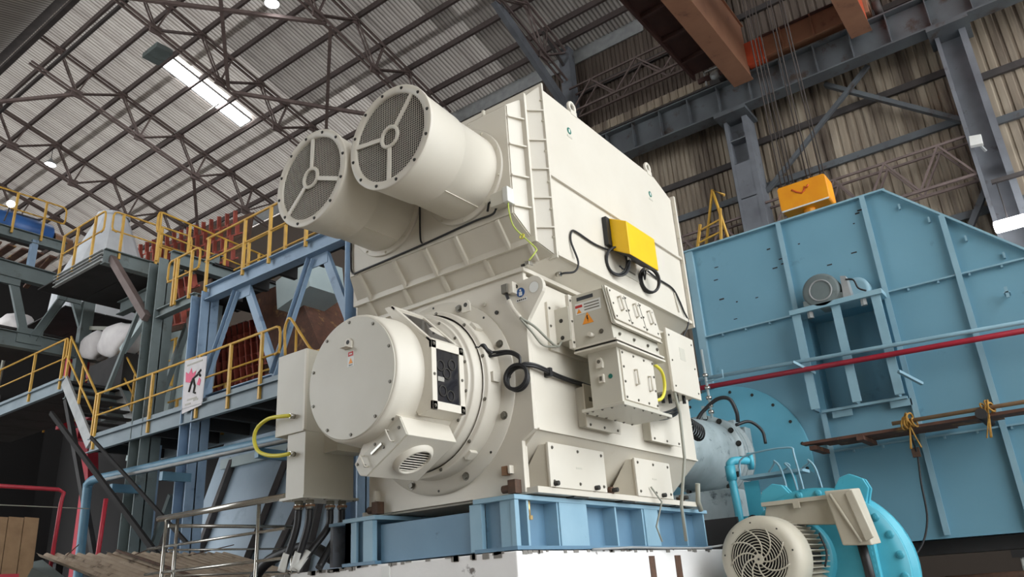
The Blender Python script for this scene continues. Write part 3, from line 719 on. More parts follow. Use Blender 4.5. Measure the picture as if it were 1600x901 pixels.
def ringpts(x0,x1,z0,z1,y): return [(x0,y,z0),(x1,y,z0),(x1,y,z1),(x0,y,z1)]
A, B, Cc = ringpts(PX0,PX1,PZ0,PZ1,PY), ringpts(MX0,MX1,MZ0,MZ1,MY), ringpts(BX0,BX1,BZ0,BZ1,BY)
names = ['bottom','right','top','left']
for s0, s1 in ((A,B),(B,Cc)):
    for k in range(4):
        j = (k+1) % 4; q = [V(s0[k]),V(s0[j]),V(s1[j]),V(s1[k])]
        n = (q[1]-q[0]).cross(q[3]-q[0]).normalized()
        m = MB(); m.hexa([x - n*.012 for x in q] + q); build(m, 'hood_panel', 'cream', co)
def frame_ring(x0,x1,z0,z1,y,w,t,name,mt):
    for q in ((x0-w,x1+w,z0-w,z0),(x0-w,x1+w,z1,z1+w),(x0-w,x0,z0,z1),(x1,x1+w,z0,z1)):
        build(MB().box(q[0],q[1],y-t/2,y+t/2,q[2],q[3]), name, mt, co, bevel=.002)
frame_ring(MX0,MX1,MZ0,MZ1,MY,.06,.035,'mid_flange','cream')
frame_ring(BX0+.005,BX1-.005,BZ0+.005,BZ1-.005,BY,.04,.025,'box_flange','cream')
frame_ring(BX0+.005,BX1-.005,BZ0+.005,BZ1-.165,BYE,.05,.04,'back_flange','cream')
for x in (-2.08,-1.55,-1.10,-.69,-.16):
    t = .018; pts = [(PY-.01,PZ0),(MY-.01,MZ0),(MY-.015,MZ0-.06),(PY-.03,PZ0-.03)]
    build(MB().prism([(a,b) for a,b in pts], (x-t,0,0), (0,1,0), (0,0,1), RT, 2*t), 'rib', 'cream_plain', co)
for x in (-2.14,-1.60,-1.06,-.48,.06):
    t = .018; pts = [(MY,MZ0),(BY-.01,BZ0),(BY-.015,BZ0-.045),(MY-.005,MZ0-.06)]
    build(MB().prism(pts, (x-t,0,0), (0,1,0), (0,0,1), RT, 2*t), 'rib', 'cream_plain', co)
for z in (5.0,5.33,5.68,6.0):
    pts = [(PX1,PY-.01),(PX1+.03,PY-.015),(MX1+.045,MY-.015),(MX1,MY-.01)]
    build(MB().prism(pts, (0,0,z-.008), RT, YD, (0,0,1), .016), 'rib', 'cream_plain', co)
for z in (4.80,5.12,5.44,5.77,6.12):
    pts = [(MX1,MY),(MX1+.045,MY-.005),(BX1+.035,BY-.015),(BX1,BY-.01)]
    build(MB().prism(pts, (0,0,z-.008), RT, YD, (0,0,1), .016), 'rib', 'cream_plain', co)
for z in (4.7,5.0,5.3,5.65,6.0,6.25): bolt(co, (BX1+.012, BY-.0125, z), FR, .010, 'bolt_cream')
for z in (4.65,5.0,5.35,5.7,6.05): bolt(co, (BX1+.03, BYE-.02, z), FR, .010, 'bolt_cream')
# side seam rails
build(MB().box(BX1, BX1+.03, BY+.02, BYE-.02, 5.385, 5.42), 'seam_rail', 'cream', co, bevel=.003)
build(MB().box(BX1, BX1+.035, BY+.02, BYE-.02, 4.515, 4.555), 'seam_rail', 'cream', co, bevel=.003)
for y in (.86, 2.66):       # lifting eyes
    e = build(MB().torus((BX1-.02, y, 6.51), RT, .06, .022, 20, 8), 'lifting_eye', 'cream_plain', co)
    build(MB().box(BX1-.045, BX1+.005, y-.06, y+.06, 6.40, 6.46), 'eye_base', 'cream_plain', e)
for y, z in ((.72,6.14),(2.59,6.1)):
    s = build(MB().lathe((BX1+.001,y,z), RT, [(0,.04),(.003,.04)], 20, capstart=True, capend=True), 'round_sticker', 'sticker_green', co)
    build(MB().box(BX1+.003,BX1+.006,y-.01,y+.012,z-.02,z+.02), 'figure', 'sticker_white', s)
    build(MB().box(BX1+.001,BX1+.003,y-.05,y+.05,z-.085,z-.06), 'print_strip', 'box_grey', s)
for x in (-2.0,-1.5,-1.0,-.45): bolt(co, (x, PY-.01, PZ1-.02), FR, .013, 'bolt_cream')
for x in (-.9,-.35): build(MB().cyl((x,.0,6.22), (x,.0,6.30), .022, n=10), 'stud', 'bolt_cream', co)

# ------------------------------------------------------------------ inlet ducts
def inlet_duct(cx, cz, angles, label):
    t = thing('inlet_duct', label, 'duct', (cx, PY-.015, cz-.5), group='air ducts')
    O = V((cx, PY-.015, cz)); d = FR
    fl = build(MB().lathe(O, d, [(0,.51),(.025,.51),(.028,.50),(.028,.45)], 56), 'base_flange', 'cream', t)
    for k in range(10):
        a = math.radians(18+36*k); bolt(fl, O+V((.485*math.cos(a),-.028,.485*math.sin(a))), d, .011, 'bolt_cream')
    build(MB().lathe(O, d, [(.02,.452),(.52,.458),(.525,.468),(.53,.472),(1.04,.505)], 64), 'shell', 'cream', t)
    build(MB().beam(O+V((.19,-.03,-.412)), O+V((.19,-.52,-.418)), .008, .01), 'weld_seam', 'cream_plain', t)
    rim = build(MB().lathe(O, d, [(1.02,.515),(1.05,.518),(1.055,.512),(1.055,.44),(1.03,.437)], 64), 'rim', 'cream', t)
    for k in range(12):
        a = math.radians(10+30*k); bolt(rim, O+V((.482*math.cos(a),-1.055,.482*math.sin(a))), d, .011, 'bolt_dark')
    build(MB().lathe(O, d, [(1.03,.438),(.75,.43),(.74,.42)], 40, capend=True), 'dark_throat', 'mesh_dark', t)  # interior shade put into the near-black lining and disc
    w = MB(); y = -1.035
    n = 38
    for k in range(n):
        h = -.43 + .86*(k+.5)/n; L = math.sqrt(max(.437**2-h*h, 0))
        if L < .02: continue
        c = O + V((h,y,0)); w.beam(c-V((0,0,L)), c+V((0,0,L)), .0036, .0036)
        c = O + V((0,y+.006,h)); w.beam(c-V((L,0,0)), c+V((L,0,0)), .0026, .0026)
    build(w, 'wire_mesh', 'mesh_wire', t, kind='stuff')
    hub = build(MB().lathe(O, d, [(1.038,.085),(1.055,.085),(1.055,.118),(1.038,.118),(1.038,.085)], 32), 'hub_ring', 'cream_plain', t)
    for a in angles:
        a = math.radians(a); u = V((math.cos(a),0,math.sin(a)))
        build(MB().beam(O+V((0,-1.046,0))+u*.112, O+V((0,-1.046,0))+u*.445, .014, .042, up=V((-math.sin(a),0,math.cos(a)))), 'spoke', 'cream_plain', t)
inlet_duct(-.55, 5.52, (50, 172, 268), 'right cream air inlet duct with round mesh grille, nearer one')
inlet_duct(-1.65, 5.52, (88, -22, 222), 'left cream air inlet duct with round mesh grille, half hidden behind the other')
# small sensor box on the front plate with its cables
t = thing('sensor_box', 'small grey sensor box at the lower right of the duct plate', 'box', (-.03, -.2, 4.98))
build(MB().box(-.15, .0, -.24, -.14, 5.0, 5.14), 'body', 'box_grey', t, bevel=.005)
build(MB().box(-.0, .06, -.245, -.14, 5.0, 5.16), 'lid', 'white_paint', t, bevel=.005)
build(MB().tube([(-.15,-.2,5.09),(-.2,-.2,5.08),(-.22,-.2,5.0)], .012, 6), 'gland', 'rubber', t)
build(MB().tube(spline([(-.12,-.19,5.0),(-.2,-.165,4.97),(-.45,-.15,4.985),(-1.0,-.15,4.96),(-1.35,-.15,4.95),(-2.0,-.15,4.94),(-2.17,-.15,4.95),(-2.2,-.15,5.1),(-2.2,-.15,5.35)]), .011, 6), 'duct_cable', 'rubber', label='black cable running along the bottom of the duct plate', cat='cable')
build(MB().tube(spline([(-1.13,-.15,4.975),(-1.15,-.15,5.05),(-1.15,-.15,5.4)]), .009, 6), 'duct_cable', 'rubber', label='black cable rising between the two inlet ducts', cat='cable')
build(MB().tube(spline([(.03,-.2,5.02),(.035,-.2,4.9),(.03,-.14,4.78),(.08,-.06,4.68),(.17,-.0,4.55),(.17,-.02,4.5),(.12,-.06,4.42)]), .007, 6), 'earth_cable', 'hose_green', label='yellow green earth cable dangling over the hood corner', cat='cable')
build(MB().torus((.075,-.075,4.68), (0,-1,.3), .025, .006, 14, 6), 'cable_clip', 'hose_yellow', label='yellow cable loop on the hood corner', cat='cable clip')
t = thing('ledge_clamp', 'small bright clamp on the ledge corner below the hood', 'clamp', (.08, -.03, 4.40))
build(MB().box(.05,.10,-.03,.04,4.402,4.44), 'block', 'stainless', t, bevel=.004)
build(MB().cyl((.0,-.01,4.42), (.05,-.01,4.42), .014, n=8), 'screw', 'bolt_dark', t)
# ================================================================== boxes and cables on the motor
def handle(parent, c, along, out, L=.12, h=.035, mt='cream_plain'):
    c, along, out = V(c), V(along).normalized(), V(out).normalized()
    build(MB().tube([c-along*L/2, c-along*L/2+out*h, c+along*L/2+out*h, c+along*L/2], .011, 6), 'handle', mt, parent)
def triangle_sign(parent, c, out, up, s):
    c, out, up = V(c), V(out), V(up); r = up.cross(out)
    t = build(MB().prism([(-s,-.8*s),(s,-.8*s),(0,s)], c, r, up, out, .002), 'warning_triangle', 'sticker_orange', parent, label='orange warning triangle')
    c2 = c + out*.002
    build(MB().prism([(-.12*s,.5*s),(.1*s,.5*s),(0,.1*s),(.14*s,.05*s),(-.05*s,-.55*s),(0,-.1*s),(-.16*s,-.05*s)], c2, r, up, out, .001), 'bolt_symbol', 'ink', t)

tb = thing('terminal_box', 'large cream main terminal box with handled covers on motor side', 'terminal box', (.4, .95, 3.06))
Y0, Y1 = .5, 1.43
nk = build(MB().box(.0, .19, .44, 1.36, 3.74, 4.08), 'neck', 'box_grey', tb, bevel=.004)
build(MB().box(.0, .03, .33, 1.46, 3.66, 4.14), 'wall_flange', 'cream_plain', nk, bevel=.003)
build(MB().box(.16, .2, .45, 1.45, 3.66, 4.2), 'box_flange', 'cream_plain', nk, bevel=.003)
for z in (3.72,3.9,4.08): bolt(nk, (.03,.36,z), RT, .010)
for z in (3.72,3.93,4.14): bolt(nk, (.2,.475,z), RT, .009)
for z in (3.78,3.95): bolt(nk, (.1,.44,z), FR, .014, 'bolt_dark')
sec = [(.2,4.19),(.54,4.18),(.60,3.83),(.612,3.67),(.2,3.67)]
ub = build(MB().prism(sec[::-1], (0,Y0,0), RT, (0,0,1), YD, Y1-Y0), 'upper_box', 'box_grey', tb, bevel=.004)
# layered rim towards the cover
for k, (dx, w) in enumerate(((.012,.03),(.03,.012))):
    pl = [(.54+dx,4.20),(.55+dx,4.20),(.61+dx,3.83),(.63+dx,3.80),(.618+dx,3.80),(.60+dx,3.82)]
    build(MB().prism(pl[::-1], (0,Y0-w*.6,0), RT, (0,0,1), YD, Y1-Y0+w*1.2), 'cover_rim', 'cream_plain' if k else 'box_grey', ub)
sn = V((.345,0,.06)).normalized(); su = V((-.06,0,.35)).normalized()
cov = MB(); o = V((.60,0,3.84)) + sn*.045
p = [o+V((0,Y0+.0,0)), o+V((0,Y1,0)), o+su*.33+V((0,Y1,0)), o+su*.33+V((0,Y0,0))]
cov.hexa([x for x in p]+[x+sn*.014 for x in p]); cv = build(cov, 'sloping_cover', 'cream_plain', ub, bevel=.003)
for k in range(3):
    yc = Y0+.16+k*.3
    handle(cv, o+su*.19+sn*.014+V((0,yc,0)), su, sn, .14)
    for u in (.03,.165,.30):
        bolt(cv, o+su*u+sn*.014+V((0,yc-.13,0)), sn, .008); bolt(cv, o+su*(u-.02 if u > .1 else u+.01)+sn*.014+V((0,yc+.11,0)), sn, .008)
    if k: build(MB().beam(o+su*.01+sn*.014+V((0,yc-.15,0)), o+su*.32+sn*.014+V((0,yc-.15,0)), .008, .006), 'cover_joint', 'bolt_grey', cv)
for y in (.62,.9,1.18,1.38): bolt(ub, (.613,y,3.735), RT, .012)
# stickers on the front-facing side
n1 = build(MB().box(.26,.44,Y0-.003,Y0,4.12,4.155), 'name_strip', 'sticker_dark', ub)
s = build(MB().box(.235,.515,Y0-.003,Y0,3.985,4.095), 'danger_sticker', 'sticker_white', ub, label='white danger notice with red band')
build(MB().box(.238,.315,Y0-.005,Y0-.003,4.05,4.075), 'red_band', 'sticker_red', s)
build(MB().prism([(-.026,-.02),(.026,-.02),(0,.026)], (.275,Y0-.0045,4.015), RT, (0,0,1), YD, .002), 'triangle', 'sticker_orange', s)
for k in range(3): build(MB().box(.335,.50,Y0-.0045,Y0-.003,4.065-.028*k,4.075-.028*k), 'lettering', 'bolt_grey', s)
triangle_sign(ub, (.36,Y0-.001,3.925), FR, (0,0,1), .062)
build(MB().cyl((.395,Y0-.07,3.745), (.395,Y0,3.745), .022, n=10), 'plug', 'cream_plain', ub)
for x, z in ((.36,3.765),(.49,3.765)): bolt(ub, (x,Y0,z), FR, .016, 'bolt_grey')
# joint plates
for k, (z, g, mt) in enumerate(((3.655,.035,'cream_plain'),(3.64,.02,'bolt_dark'),(3.615,.04,'cream_plain'))):
    build(MB().box(.2-g*.3, .612+g, Y0-g*.6, Y1+g*.6, z-.006, z+(.008 if k==1 else .012)), 'joint_plate', mt, tb)
lb = build(MB().box(.27, .585, .58, 1.30, 3.08, 3.615), 'lower_box', 'box_grey', tb, bevel=.004)
lc = build(MB().box(.585, .60, .62, 1.27, 3.12, 3.59), 'lower_cover', 'cream_plain', lb, bevel=.003)
handle(lc, (.6,.85,3.36), (0,0,1), RT, .14); handle(lc, (.6,1.12,3.34), (0,0,1), RT, .14)
for y in (.645,.86,1.07,1.245):
    for z in (3.145,3.565): bolt(lc, (.6,y,z), RT, .009)
for z in (3.29,3.43):
    bolt(lc, (.6,.645,z), RT, .009); bolt(lc, (.6,1.245,z), RT, .009)
l1 = build(MB().prism([(-.03,-.05),(.03,-.05),(.035,.0),(.02,.045),(-.02,.045),(-.035,0)], (.40,.545,3.49), RT, (0,0,1), YD, .035), 'lug', 'cream_plain', lb)
build(MB().lathe((.40,.543,3.50), YD, [(0,.018),(.003,.018)], 12, capstart=True, capend=True), 'lug_hole', 'bolt_grey', l1)
build(MB().box(.375,.43,.55,.58,3.30,3.38), 'earth_pad', 'cream_plain', lb, bevel=.003)
build(MB().box(.39,.415,.546,.55,3.32,3.36), 'pad_mark', 'bolt_grey', lb)
build(MB().cyl((.49,.575,3.35), (.49,.58,3.35), .022, n=14), 'green_dot', 'sticker_green', lb)
bp = build(MB().box(.2, .64, .5, 1.46, 3.05, 3.08), 'bottom_plate', 'box_grey', tb, bevel=.003)
for k in range(6):
    bolt(bp, (.625, .55+.17*k, 3.05), (0,0,-1), .010); bolt(bp, (.225, .55+.17*k, 3.05), (0,0,-1), .010)
for k in range(3): bolt(bp, (.3+.1*k, .52, 3.05), (0,0,-1), .010)
# flat cover boxes on the motor side
for (y0,y1,z0,z1,lab) in ((.74,1.32,2.96,3.36,'flat cream cover box under the main terminal box'),(2.06,2.72,2.97,3.25,'flat cream cover box under the right junction box')):
    t = thing('cover_box', lab, 'cover', (.06, (y0+y1)/2, z0))
    b = build(MB().box(0, .10, y0, y1, z0+.02, z1), 'body', 'box_grey', t, bevel=.003)
    b2 = build(MB().box(.10, .115, y0-.03, y1+.03, z0, z1+.02), 'lid', 'cream_plain', t, bevel=.003)
    for y in (y0+.03, (y0+y1)/2, y1-.03): bolt(b2, (.115,y,z0+.03), RT, .010)
    build(MB().box(.115,.117,y0+.05,y0+.15,z1-.14,z1-.10), 'print', 'bolt_grey' if y0 < 1 else 'cream', b2)
# right junction box
jb = thing('junction_box', 'cream junction box at the rear of the motor side', 'junction box', (.16, 2.75, 3.55))
build(MB().box(.0, .26, 2.42, 3.08, 3.56, 4.24), 'body', 'box_grey', jb, bevel=.004)
l = build(MB().box(.26, .29, 2.38, 3.12, 3.53, 4.28), 'lid', 'cream_plain', jb, bevel=.004)
for y in (2.44,3.05):
    for z in (3.6,3.9,4.2): bolt(l, (.29,y,z), RT, .009)
build(MB().lathe((.15,3.14,3.95), RT, [(0,.11),(.02,.11)], 20, capstart=True, capend=True), 'round_knob', 'cream_plain', jb)
build(MB().box(.29,.292,2.68,2.82,3.95,4.1), 'faded_print', 'box_grey', l)
for k in range(4):
    build(MB().cyl((.06+.05*k, 2.55+.08*k, 3.46), (.06+.05*k, 2.55+.08*k, 3.56), .022, n=8), 'gland', 'rubber', jb)
# conduits and hoses
build(MB().tube([(.26,2.44,3.56),(.28,2.46,3.3),(.27,2.44,2.8),(.22,2.3,2.3),(.15,2.45,1.95)], .018, 8), 'conduit_pipe', 'conduit', label='grey flexible conduit hanging down from the right junction box', cat='conduit')
build(MB().tube([(.05,3.2,2.6),(.0,3.25,2.4),(.0,3.3,2.3)], .03, 8), 'conduit_pipe', 'conduit', label='short grey conduit stub at the motor rear foot', cat='conduit')
build(MB().tube([(.02,2.05,2.5),(.05,2.2,2.35),(.0,2.1,2.1),(.02,2.15,1.95)], .01, 6), 'loose_wire', 'conduit', label='thin loose wire in front of the blue base near its rear', cat='wire')
build(MB().tube(spline([(.5,1.46,3.64),(.46,1.75,3.6),(.42,1.85,3.45),(.40,1.75,3.32),(.36,1.48,3.30)]), .018, 8), 'earth_hose', 'hose_yellow', label='yellow green earth cable right of main terminal box', cat='cable')
for k in range(3):
    build(MB().tube(spline([(.28,1.45,3.24+.03*k),(.26,1.9,3.16+.03*k),(.22,2.5,3.30+.03*k),(.20,2.6,3.46)]), .015, 6), 'black_cable', 'rubber', label='%s of three black cables sagging from terminal box to right junction box' % ('lowest','middle','topmost')[k], cat='cable', group='sagging black cables')
t = thing('cable_coil', 'ribbed black cable coil at the motor rear edge', 'cable coil', (.05, 3.5, 3.0))
for k in range(6): build(MB().torus((-.10+.012*k,3.5+.03*k,3.34-.015*k), (.3,1,.1), .10, .013, 20, 6), 'loop', 'rubber', t)

# yellow converter box on the cooler side
g_ = build(MB().cyl((.09,.45,4.44), (.14,.455,4.43), .025, n=10), 'cable_gland', 'stainless', label='steel cable gland on the cooler skirt', cat='cable gland')
yb = thing('yellow_box', 'bright yellow control box mounted on cooler side', 'control box', (.42, 1.7, 4.9))
m = MB().prism([(.30,4.90),(.50,4.79),(.50,5.18),(.30,5.28)], (0,1.29,0), RT, (0,0,1), YD, .66)
build(m, 'hood', 'yellow_box', yb, bevel=.008)
build(MB().box(.25,.30,1.22,1.93,4.95,5.28), 'back_plate', 'rubber', yb)
build(MB().prism([(.31,4.89),(.495,4.786),(.495,4.79),(.31,4.896)], (0,1.31,0), RT, (0,0,1), YD, .62), 'underside', 'steel_dark', yb)
for y in (1.45,1.85): build(MB().cyl((.4,y,4.80), (.4,y,4.87), .02, n=8), 'gland', 'stainless', yb)
build(MB().box(.246,.252,1.55,1.95,4.72,4.88), 'label_plate', 'box_grey', yb)
build(MB().box(.252,.254,1.62,1.86,4.78,4.8), 'lettering', 'bolt_grey', yb)
def coil(c, axis, R, n, label, loops_r=.011, sz=(1,1)):
    t = thing('cable_coil', label, 'cable coil', (c[0], c[1], c[2]-R), group='black cable coils')
    a, b, d = basis(axis)
    for k in range(n):
        cc = V(c) + d*(k-(n-1)/2)*.012 + V((0, random.uniform(-.008,.008), random.uniform(-.008,.008)))
        rr = R*random.uniform(.92,1.06)
        m = MB(); m.tube([cc + a*math.cos(2*math.pi*i/26)*rr*sz[0] + b*math.sin(2*math.pi*i/26)*rr*sz[1] for i in range(26)], loops_r, 6, closed=True)
        build(m, 'loop', 'rubber', t)
coil((.315,1.34,4.78), (1,-.38,-.2), .15, 3, 'black cable coil left of the yellow box on cooler side')
coil((.315,2.08,4.77), (1,-.38,-.2), .145, 4, 'black cable coil below the yellow box on cooler side')
coil((-.085,-.09,3.34), (.1,-1,.1), .115, 5, 'black cable coil hanging on the motor front corner', .012)
build(MB().tube(spline([(.11,.45,4.43),(.17,.46,4.43),(.25,.54,4.45),(.285,.56,4.55),(.262,.5,4.75),(.262,.53,4.87),(.262,.62,4.9),(.262,.95,4.88),(.27,1.25,4.90),(.3,1.34,4.92)]), .011, 6), 'cooler_cable', 'rubber', label='black cable looping up the cooler side to the left coil', cat='cable')
build(MB().tube(spline([(.39,1.46,4.8),(.33,1.46,4.72),(.3,1.40,4.75)]), .009, 6), 'cooler_cable', 'rubber', label='short black cable from yellow box to the left coil', cat='cable')
build(MB().tube(spline([(.39,1.85,4.8),(.34,1.9,4.72),(.3,1.98,4.86)]), .009, 6), 'cooler_cable', 'rubber', label='short black cable from yellow box to the right coil', cat='cable')
build(MB().tube(spline([(.28,2.08,4.92),(.262,2.4,4.90),(.262,2.8,4.885),(.262,2.95,4.78),(.262,3.05,4.65),(.27,3.12,4.5),(.2,3.0,4.28)]), .012, 6), 'cooler_cable', 'rubber', label='black cable running from the right coil to the cooler rear edge', cat='cable')
build(MB().tube([(.258,2.86,4.84),(.258,2.92,4.60)], .008, 6), 'cable_tray', 'cream_plain', label='thin cream cable rail at the cooler rear', cat='cable rail')
# front sensor plug with sleeved cable
t = thing('sensor_plug', 'grey sensor plug on the motor front corner with sleeved cable', 'sensor', (-.16, -.05, 4.15))
build(MB().box(-.20,-.13,-.09,0,4.17,4.26), 'head', 'bolt_grey', t, bevel=.005)
build(MB().box(-.13,-.08,-.07,0,4.16,4.27), 'bracket', 'cream_plain', t)
build(MB().tube(spline([(-.165,-.06,4.17),(-.14,-.06,4.10)]), .016, 8), 'boot', 'rubber', t)
build(MB().tube(spline([(-.14,-.06,4.10),(-.10,-.05,4.0),(-.03,-.05,3.9)]), .02, 8), 'sleeve', 'cream_plain', t)
build(MB().tube(spline([(-.03,-.05,3.9),(.05,.05,3.82),(.07,.25,3.72),(.07,.38,3.69),(.08,.45,3.75)]), .012, 6), 'cable', 'conduit', t)
build(MB().tube(spline([(-.03,-.05,3.89),(.04,.02,3.76),(.06,.15,3.66),(.07,.35,3.68)]), .010, 6), 'cable', 'conduit', t)
# black cables at the ring: connector to coil to terminal box
t = thing('ring_connector', 'black clamp connector on the motor front ring', 'connector', (-.46, -.2, 3.6))
build(MB().box(-.56,-.40,-.24,-.16,3.66,3.675), 'clamp', 'rubber', t)
build(MB().box(-.55,-.41,-.235,-.165,3.60,3.66), 'block', 'cream_plain', t)
build(MB().tube(spline([(-.42,-.2,3.66),(-.36,-.2,3.68),(-.34,-.18,3.64),(-.30,-.15,3.60)]), .022, 8), 'plug', 'rubber', t)
for k in range(2):
    build(MB().tube(spline([(-.40,-.2,3.62-.05*k),(-.28,-.14,3.61-.03*k),(-.15,-.09,3.60-.02*k),(-.06,-.07,3.54-.02*k),(-.05,-.07,3.46),(.0,-.06,3.46-.02*k),(.05,.05,3.45-.02*k),(.045,.4,3.42-.02*k),(.045,.8,3.41-.02*k),(.05,1.3,3.41-.02*k)]), .014, 7), 'motor_cable', 'rubber', label='%s of the two black motor cables running from front ring to terminal box' % ('upper','lower')[k], cat='cable', group='twin motor cables')
t = thing('cable_tie', 'black cable clamp on the motor side between coil and terminal box', 'clamp', (.05, .25, 3.38))
build(MB().box(.0,.07,.22,.26,3.38,3.46), 'strap', 'rubber', t)

# left slip-ring terminal box
lj = thing('cable_box', 'cream cable entry box left of the round lid', 'cable box', (-2.6, -.25, 2.55))
ubx = build(MB().box(-2.86,-2.4,-.56,.12,3.2,4.06), 'upper_box', 'box_grey', lj, bevel=.004)
build(MB().box(-2.415,-2.385,-.575,-.545,3.21,4.05), 'corner_strip', 'cream_plain', ubx)
lbx = build(MB().box(-2.68,-2.4,-.54,.10,2.57,3.2), 'lower_box', 'box_grey', lj, bevel=.004)
bpl = build(MB().box(-2.72,-2.36,-.58,.14,2.545,2.57), 'bottom_plate', 'box_grey', lj)
build(MB().box(-2.42,-2.2,-.3,.1,3.0,3.5), 'neck', 'box_grey', lj)
for y in (-.5,-.3,-.1,.08): bolt(bpl, (-2.375,y,2.545), (0,0,-1), .010)
for x in (-2.68,-2.55): bolt(bpl, (x,-.56,2.545), (0,0,-1), .010)
for z in (3.45,3.75): bolt(ubx, (-2.4,-.45,z), RT, .010)
for z in (3.37,2.99):
    g = build(MB().cyl((-2.56,-.62 if z>3.2 else -.60,z), (-2.56,-.54,z), .025, n=8), 'gland', 'stainless', lj)
build(MB().tube(spline([(-2.56,-.62,3.37),(-2.68,-.64,3.38),(-2.88,-.64,3.39),(-3.05,-.64,3.33),(-3.1,-.64,3.22),(-3.03,-.64,3.09),(-2.88,-.63,3.02),(-2.7,-.62,2.99),(-2.56,-.60,2.99)]), .02, 8), 'earth_hose', 'hose_yellow', label='yellow cable loop on the left cable entry box', cat='cable')
for k, (x, y, ex, ey) in enumerate(((-2.62,-.42,-2.80,-.45),(-2.5,-.38,-2.66,-.42),(-2.5,-.12,-2.62,-.42),(-2.46,.0,-2.44,-.30))):
    t = thing('power_cable', '%s thick black power cable below the left cable box' % tag_ord(k), 'cable', (ex, ey, 1.88), group='power cables under the cable box')
    build(MB().cyl((x,y,2.46), (x,y,2.545), .042, n=12), 'gland', 'stainless', t)
    build(MB().cyl((x,y,2.48), (x,y,2.50), .055, n=6, smooth=False), 'gland_nut', 'pad_copper', t)
    build(MB().tube(spline([(x,y,2.47),(x-.02,y,2.3),(x*.5+ex*.5,y*.5+ey*.5,2.1),(ex,ey,1.9)]), .036, 10), 'sheath', 'rubber', t)
    if k != 3: build(MB().tube(spline([(x*.4+ex*.6-.005,y*.4+ey*.6-.01,2.06),(ex,ey-.01,1.9)]), .040, 10), 'paint_smear', 'white_paint', t)

# ================================================================== fan housing
fh = thing('fan_housing', 'huge blue welded fan housing with ribbed panels', 'fan housing', (1.5, 9, 1.86))
Fy = 7.2
outl = [(-1.2,1.86),(6.2,1.86),(6.2,3.3),(3.81,5.66),(2.25,7.2),(-1.2,7.2)]
build(MB().prism(outl[::-1], (0,Fy+.45,0), RT, (0,0,1), YD, 3.15), 'shell', 'fan_blue', fh)
for q in ([(-1.2,1.86),(.66,1.86),(.66,7.2),(-1.2,7.2)], [(.66,5.42),(1.80,5.42),(1.80,7.2),(.66,7.2)], [(.66,1.86),(1.80,1.86),(1.80,3.9),(.66,3.9)], [(1.80,1.86),(6.2,1.86),(6.2,3.3),(2.25,7.2),(1.80,7.2)]):
    build(MB().prism(q[::-1], (0,Fy,0), RT, (0,0,1), YD, .46), 'front_panel', 'fan_blue', fh)
build(MB().box(-1.45,-1.2,Fy+.25,Fy+3.4,1.9,7.1), 'side_shell', 'fan_blue', fh)
build(MB().box(-1.24,-1.10,Fy-.07,Fy+.05,4.6,7.2), 'edge_channel', 'fan_edge', fh, bevel=.004)
build(MB().box(-1.26,2.27,Fy-.09,Fy+.06,7.19,7.22), 'top_edge', 'fan_edge', fh)
build(MB().beam((2.24,Fy-.02,7.205), (6.2,Fy-.02,3.30), .15, .03, up=(.7,0,.7)), 'slope_edge', 'fan_edge', fh)
for x, z0, z1 in ((.53,5.52,7.19),(1.92,1.9,7.19),(2.94,1.9,6.50),(3.98,1.9,5.45),(.62,1.9,3.86)):
    build(MB().box(x-.012, x+.012, Fy-.09, Fy, z0, z1), 'vertical_rib', 'fan_edge', fh)
    build(MB().box(x-.04, x+.04, Fy-.10, Fy-.088, z0, z1), 'rib_flange', 'fan_edge', fh)
for x0, x1, z in ((-1.1,.53,5.52),(1.92,6.0,5.52),(.62,6.0,3.25)):
    if z == 5.52 and x0 > 1: x1 = 3.95
    h = build(MB().box(x0, x1, Fy-.08, Fy, z-.012, z+.012), 'horizontal_rib', 'fan_edge', fh)
    for k in range(int((x1-x0)/.42)):
        build(MB().box(x0+.3+k*.42, x0+.325+k*.42, Fy-.06, Fy, z-.05, z-.012), 'cleat', 'fan_edge', h)
for x, z in ((2.4,6.8),(2.75,6.45),(3.15,6.0),(3.55,5.6)): build(MB().box(x,x+.025,Fy-.06,Fy,z,z+.09), 'cleat', 'fan_edge', fh)
# bracket on the right panel
b = build(MB().box(3.42,3.5,Fy-.2,Fy,5.05,5.07), 'bracket', 'fan_edge', fh); build(MB().box(3.44,3.48,Fy-.2,Fy-.17,4.98,5.14), 'bracket_pin', 'fan_edge', b)
# scuffs / weld spatter marks on the left panels
random.seed(11)
for k in range(16):
    x = random.uniform(-1.0,1.8); z = random.uniform(5.7,7.0)
    build(MB().box(x,x+random.uniform(.03,.09),Fy-.006,Fy,z,z+random.uniform(.012,.03)), 'weld_mark', 'dark_steel', fh)
# shaft-entry disc
dc = build(MB().lathe((-1.03,Fy,3.25), FR, [(0,1.34),(.03,1.34),(.035,1.325),(.035,.3)], 80), 'inlet_disc', 'aqua_plate', fh)
for k in range(20):
    a = math.radians(9+18*k); bolt(dc, (-1.03+1.24*math.cos(a), Fy-.035, 3.25+1.24*math.sin(a)), FR, .018, 'bolt_dark')
build(MB().prism([(.18,-.75),(1.3,-.75),(1.34,-.1),(1.22,.0),(.18,.0)] , (-1.03,Fy-.045,3.05), RT, (0,0,1), YD, .02), 'split_plate', 'fan_blue', fh)
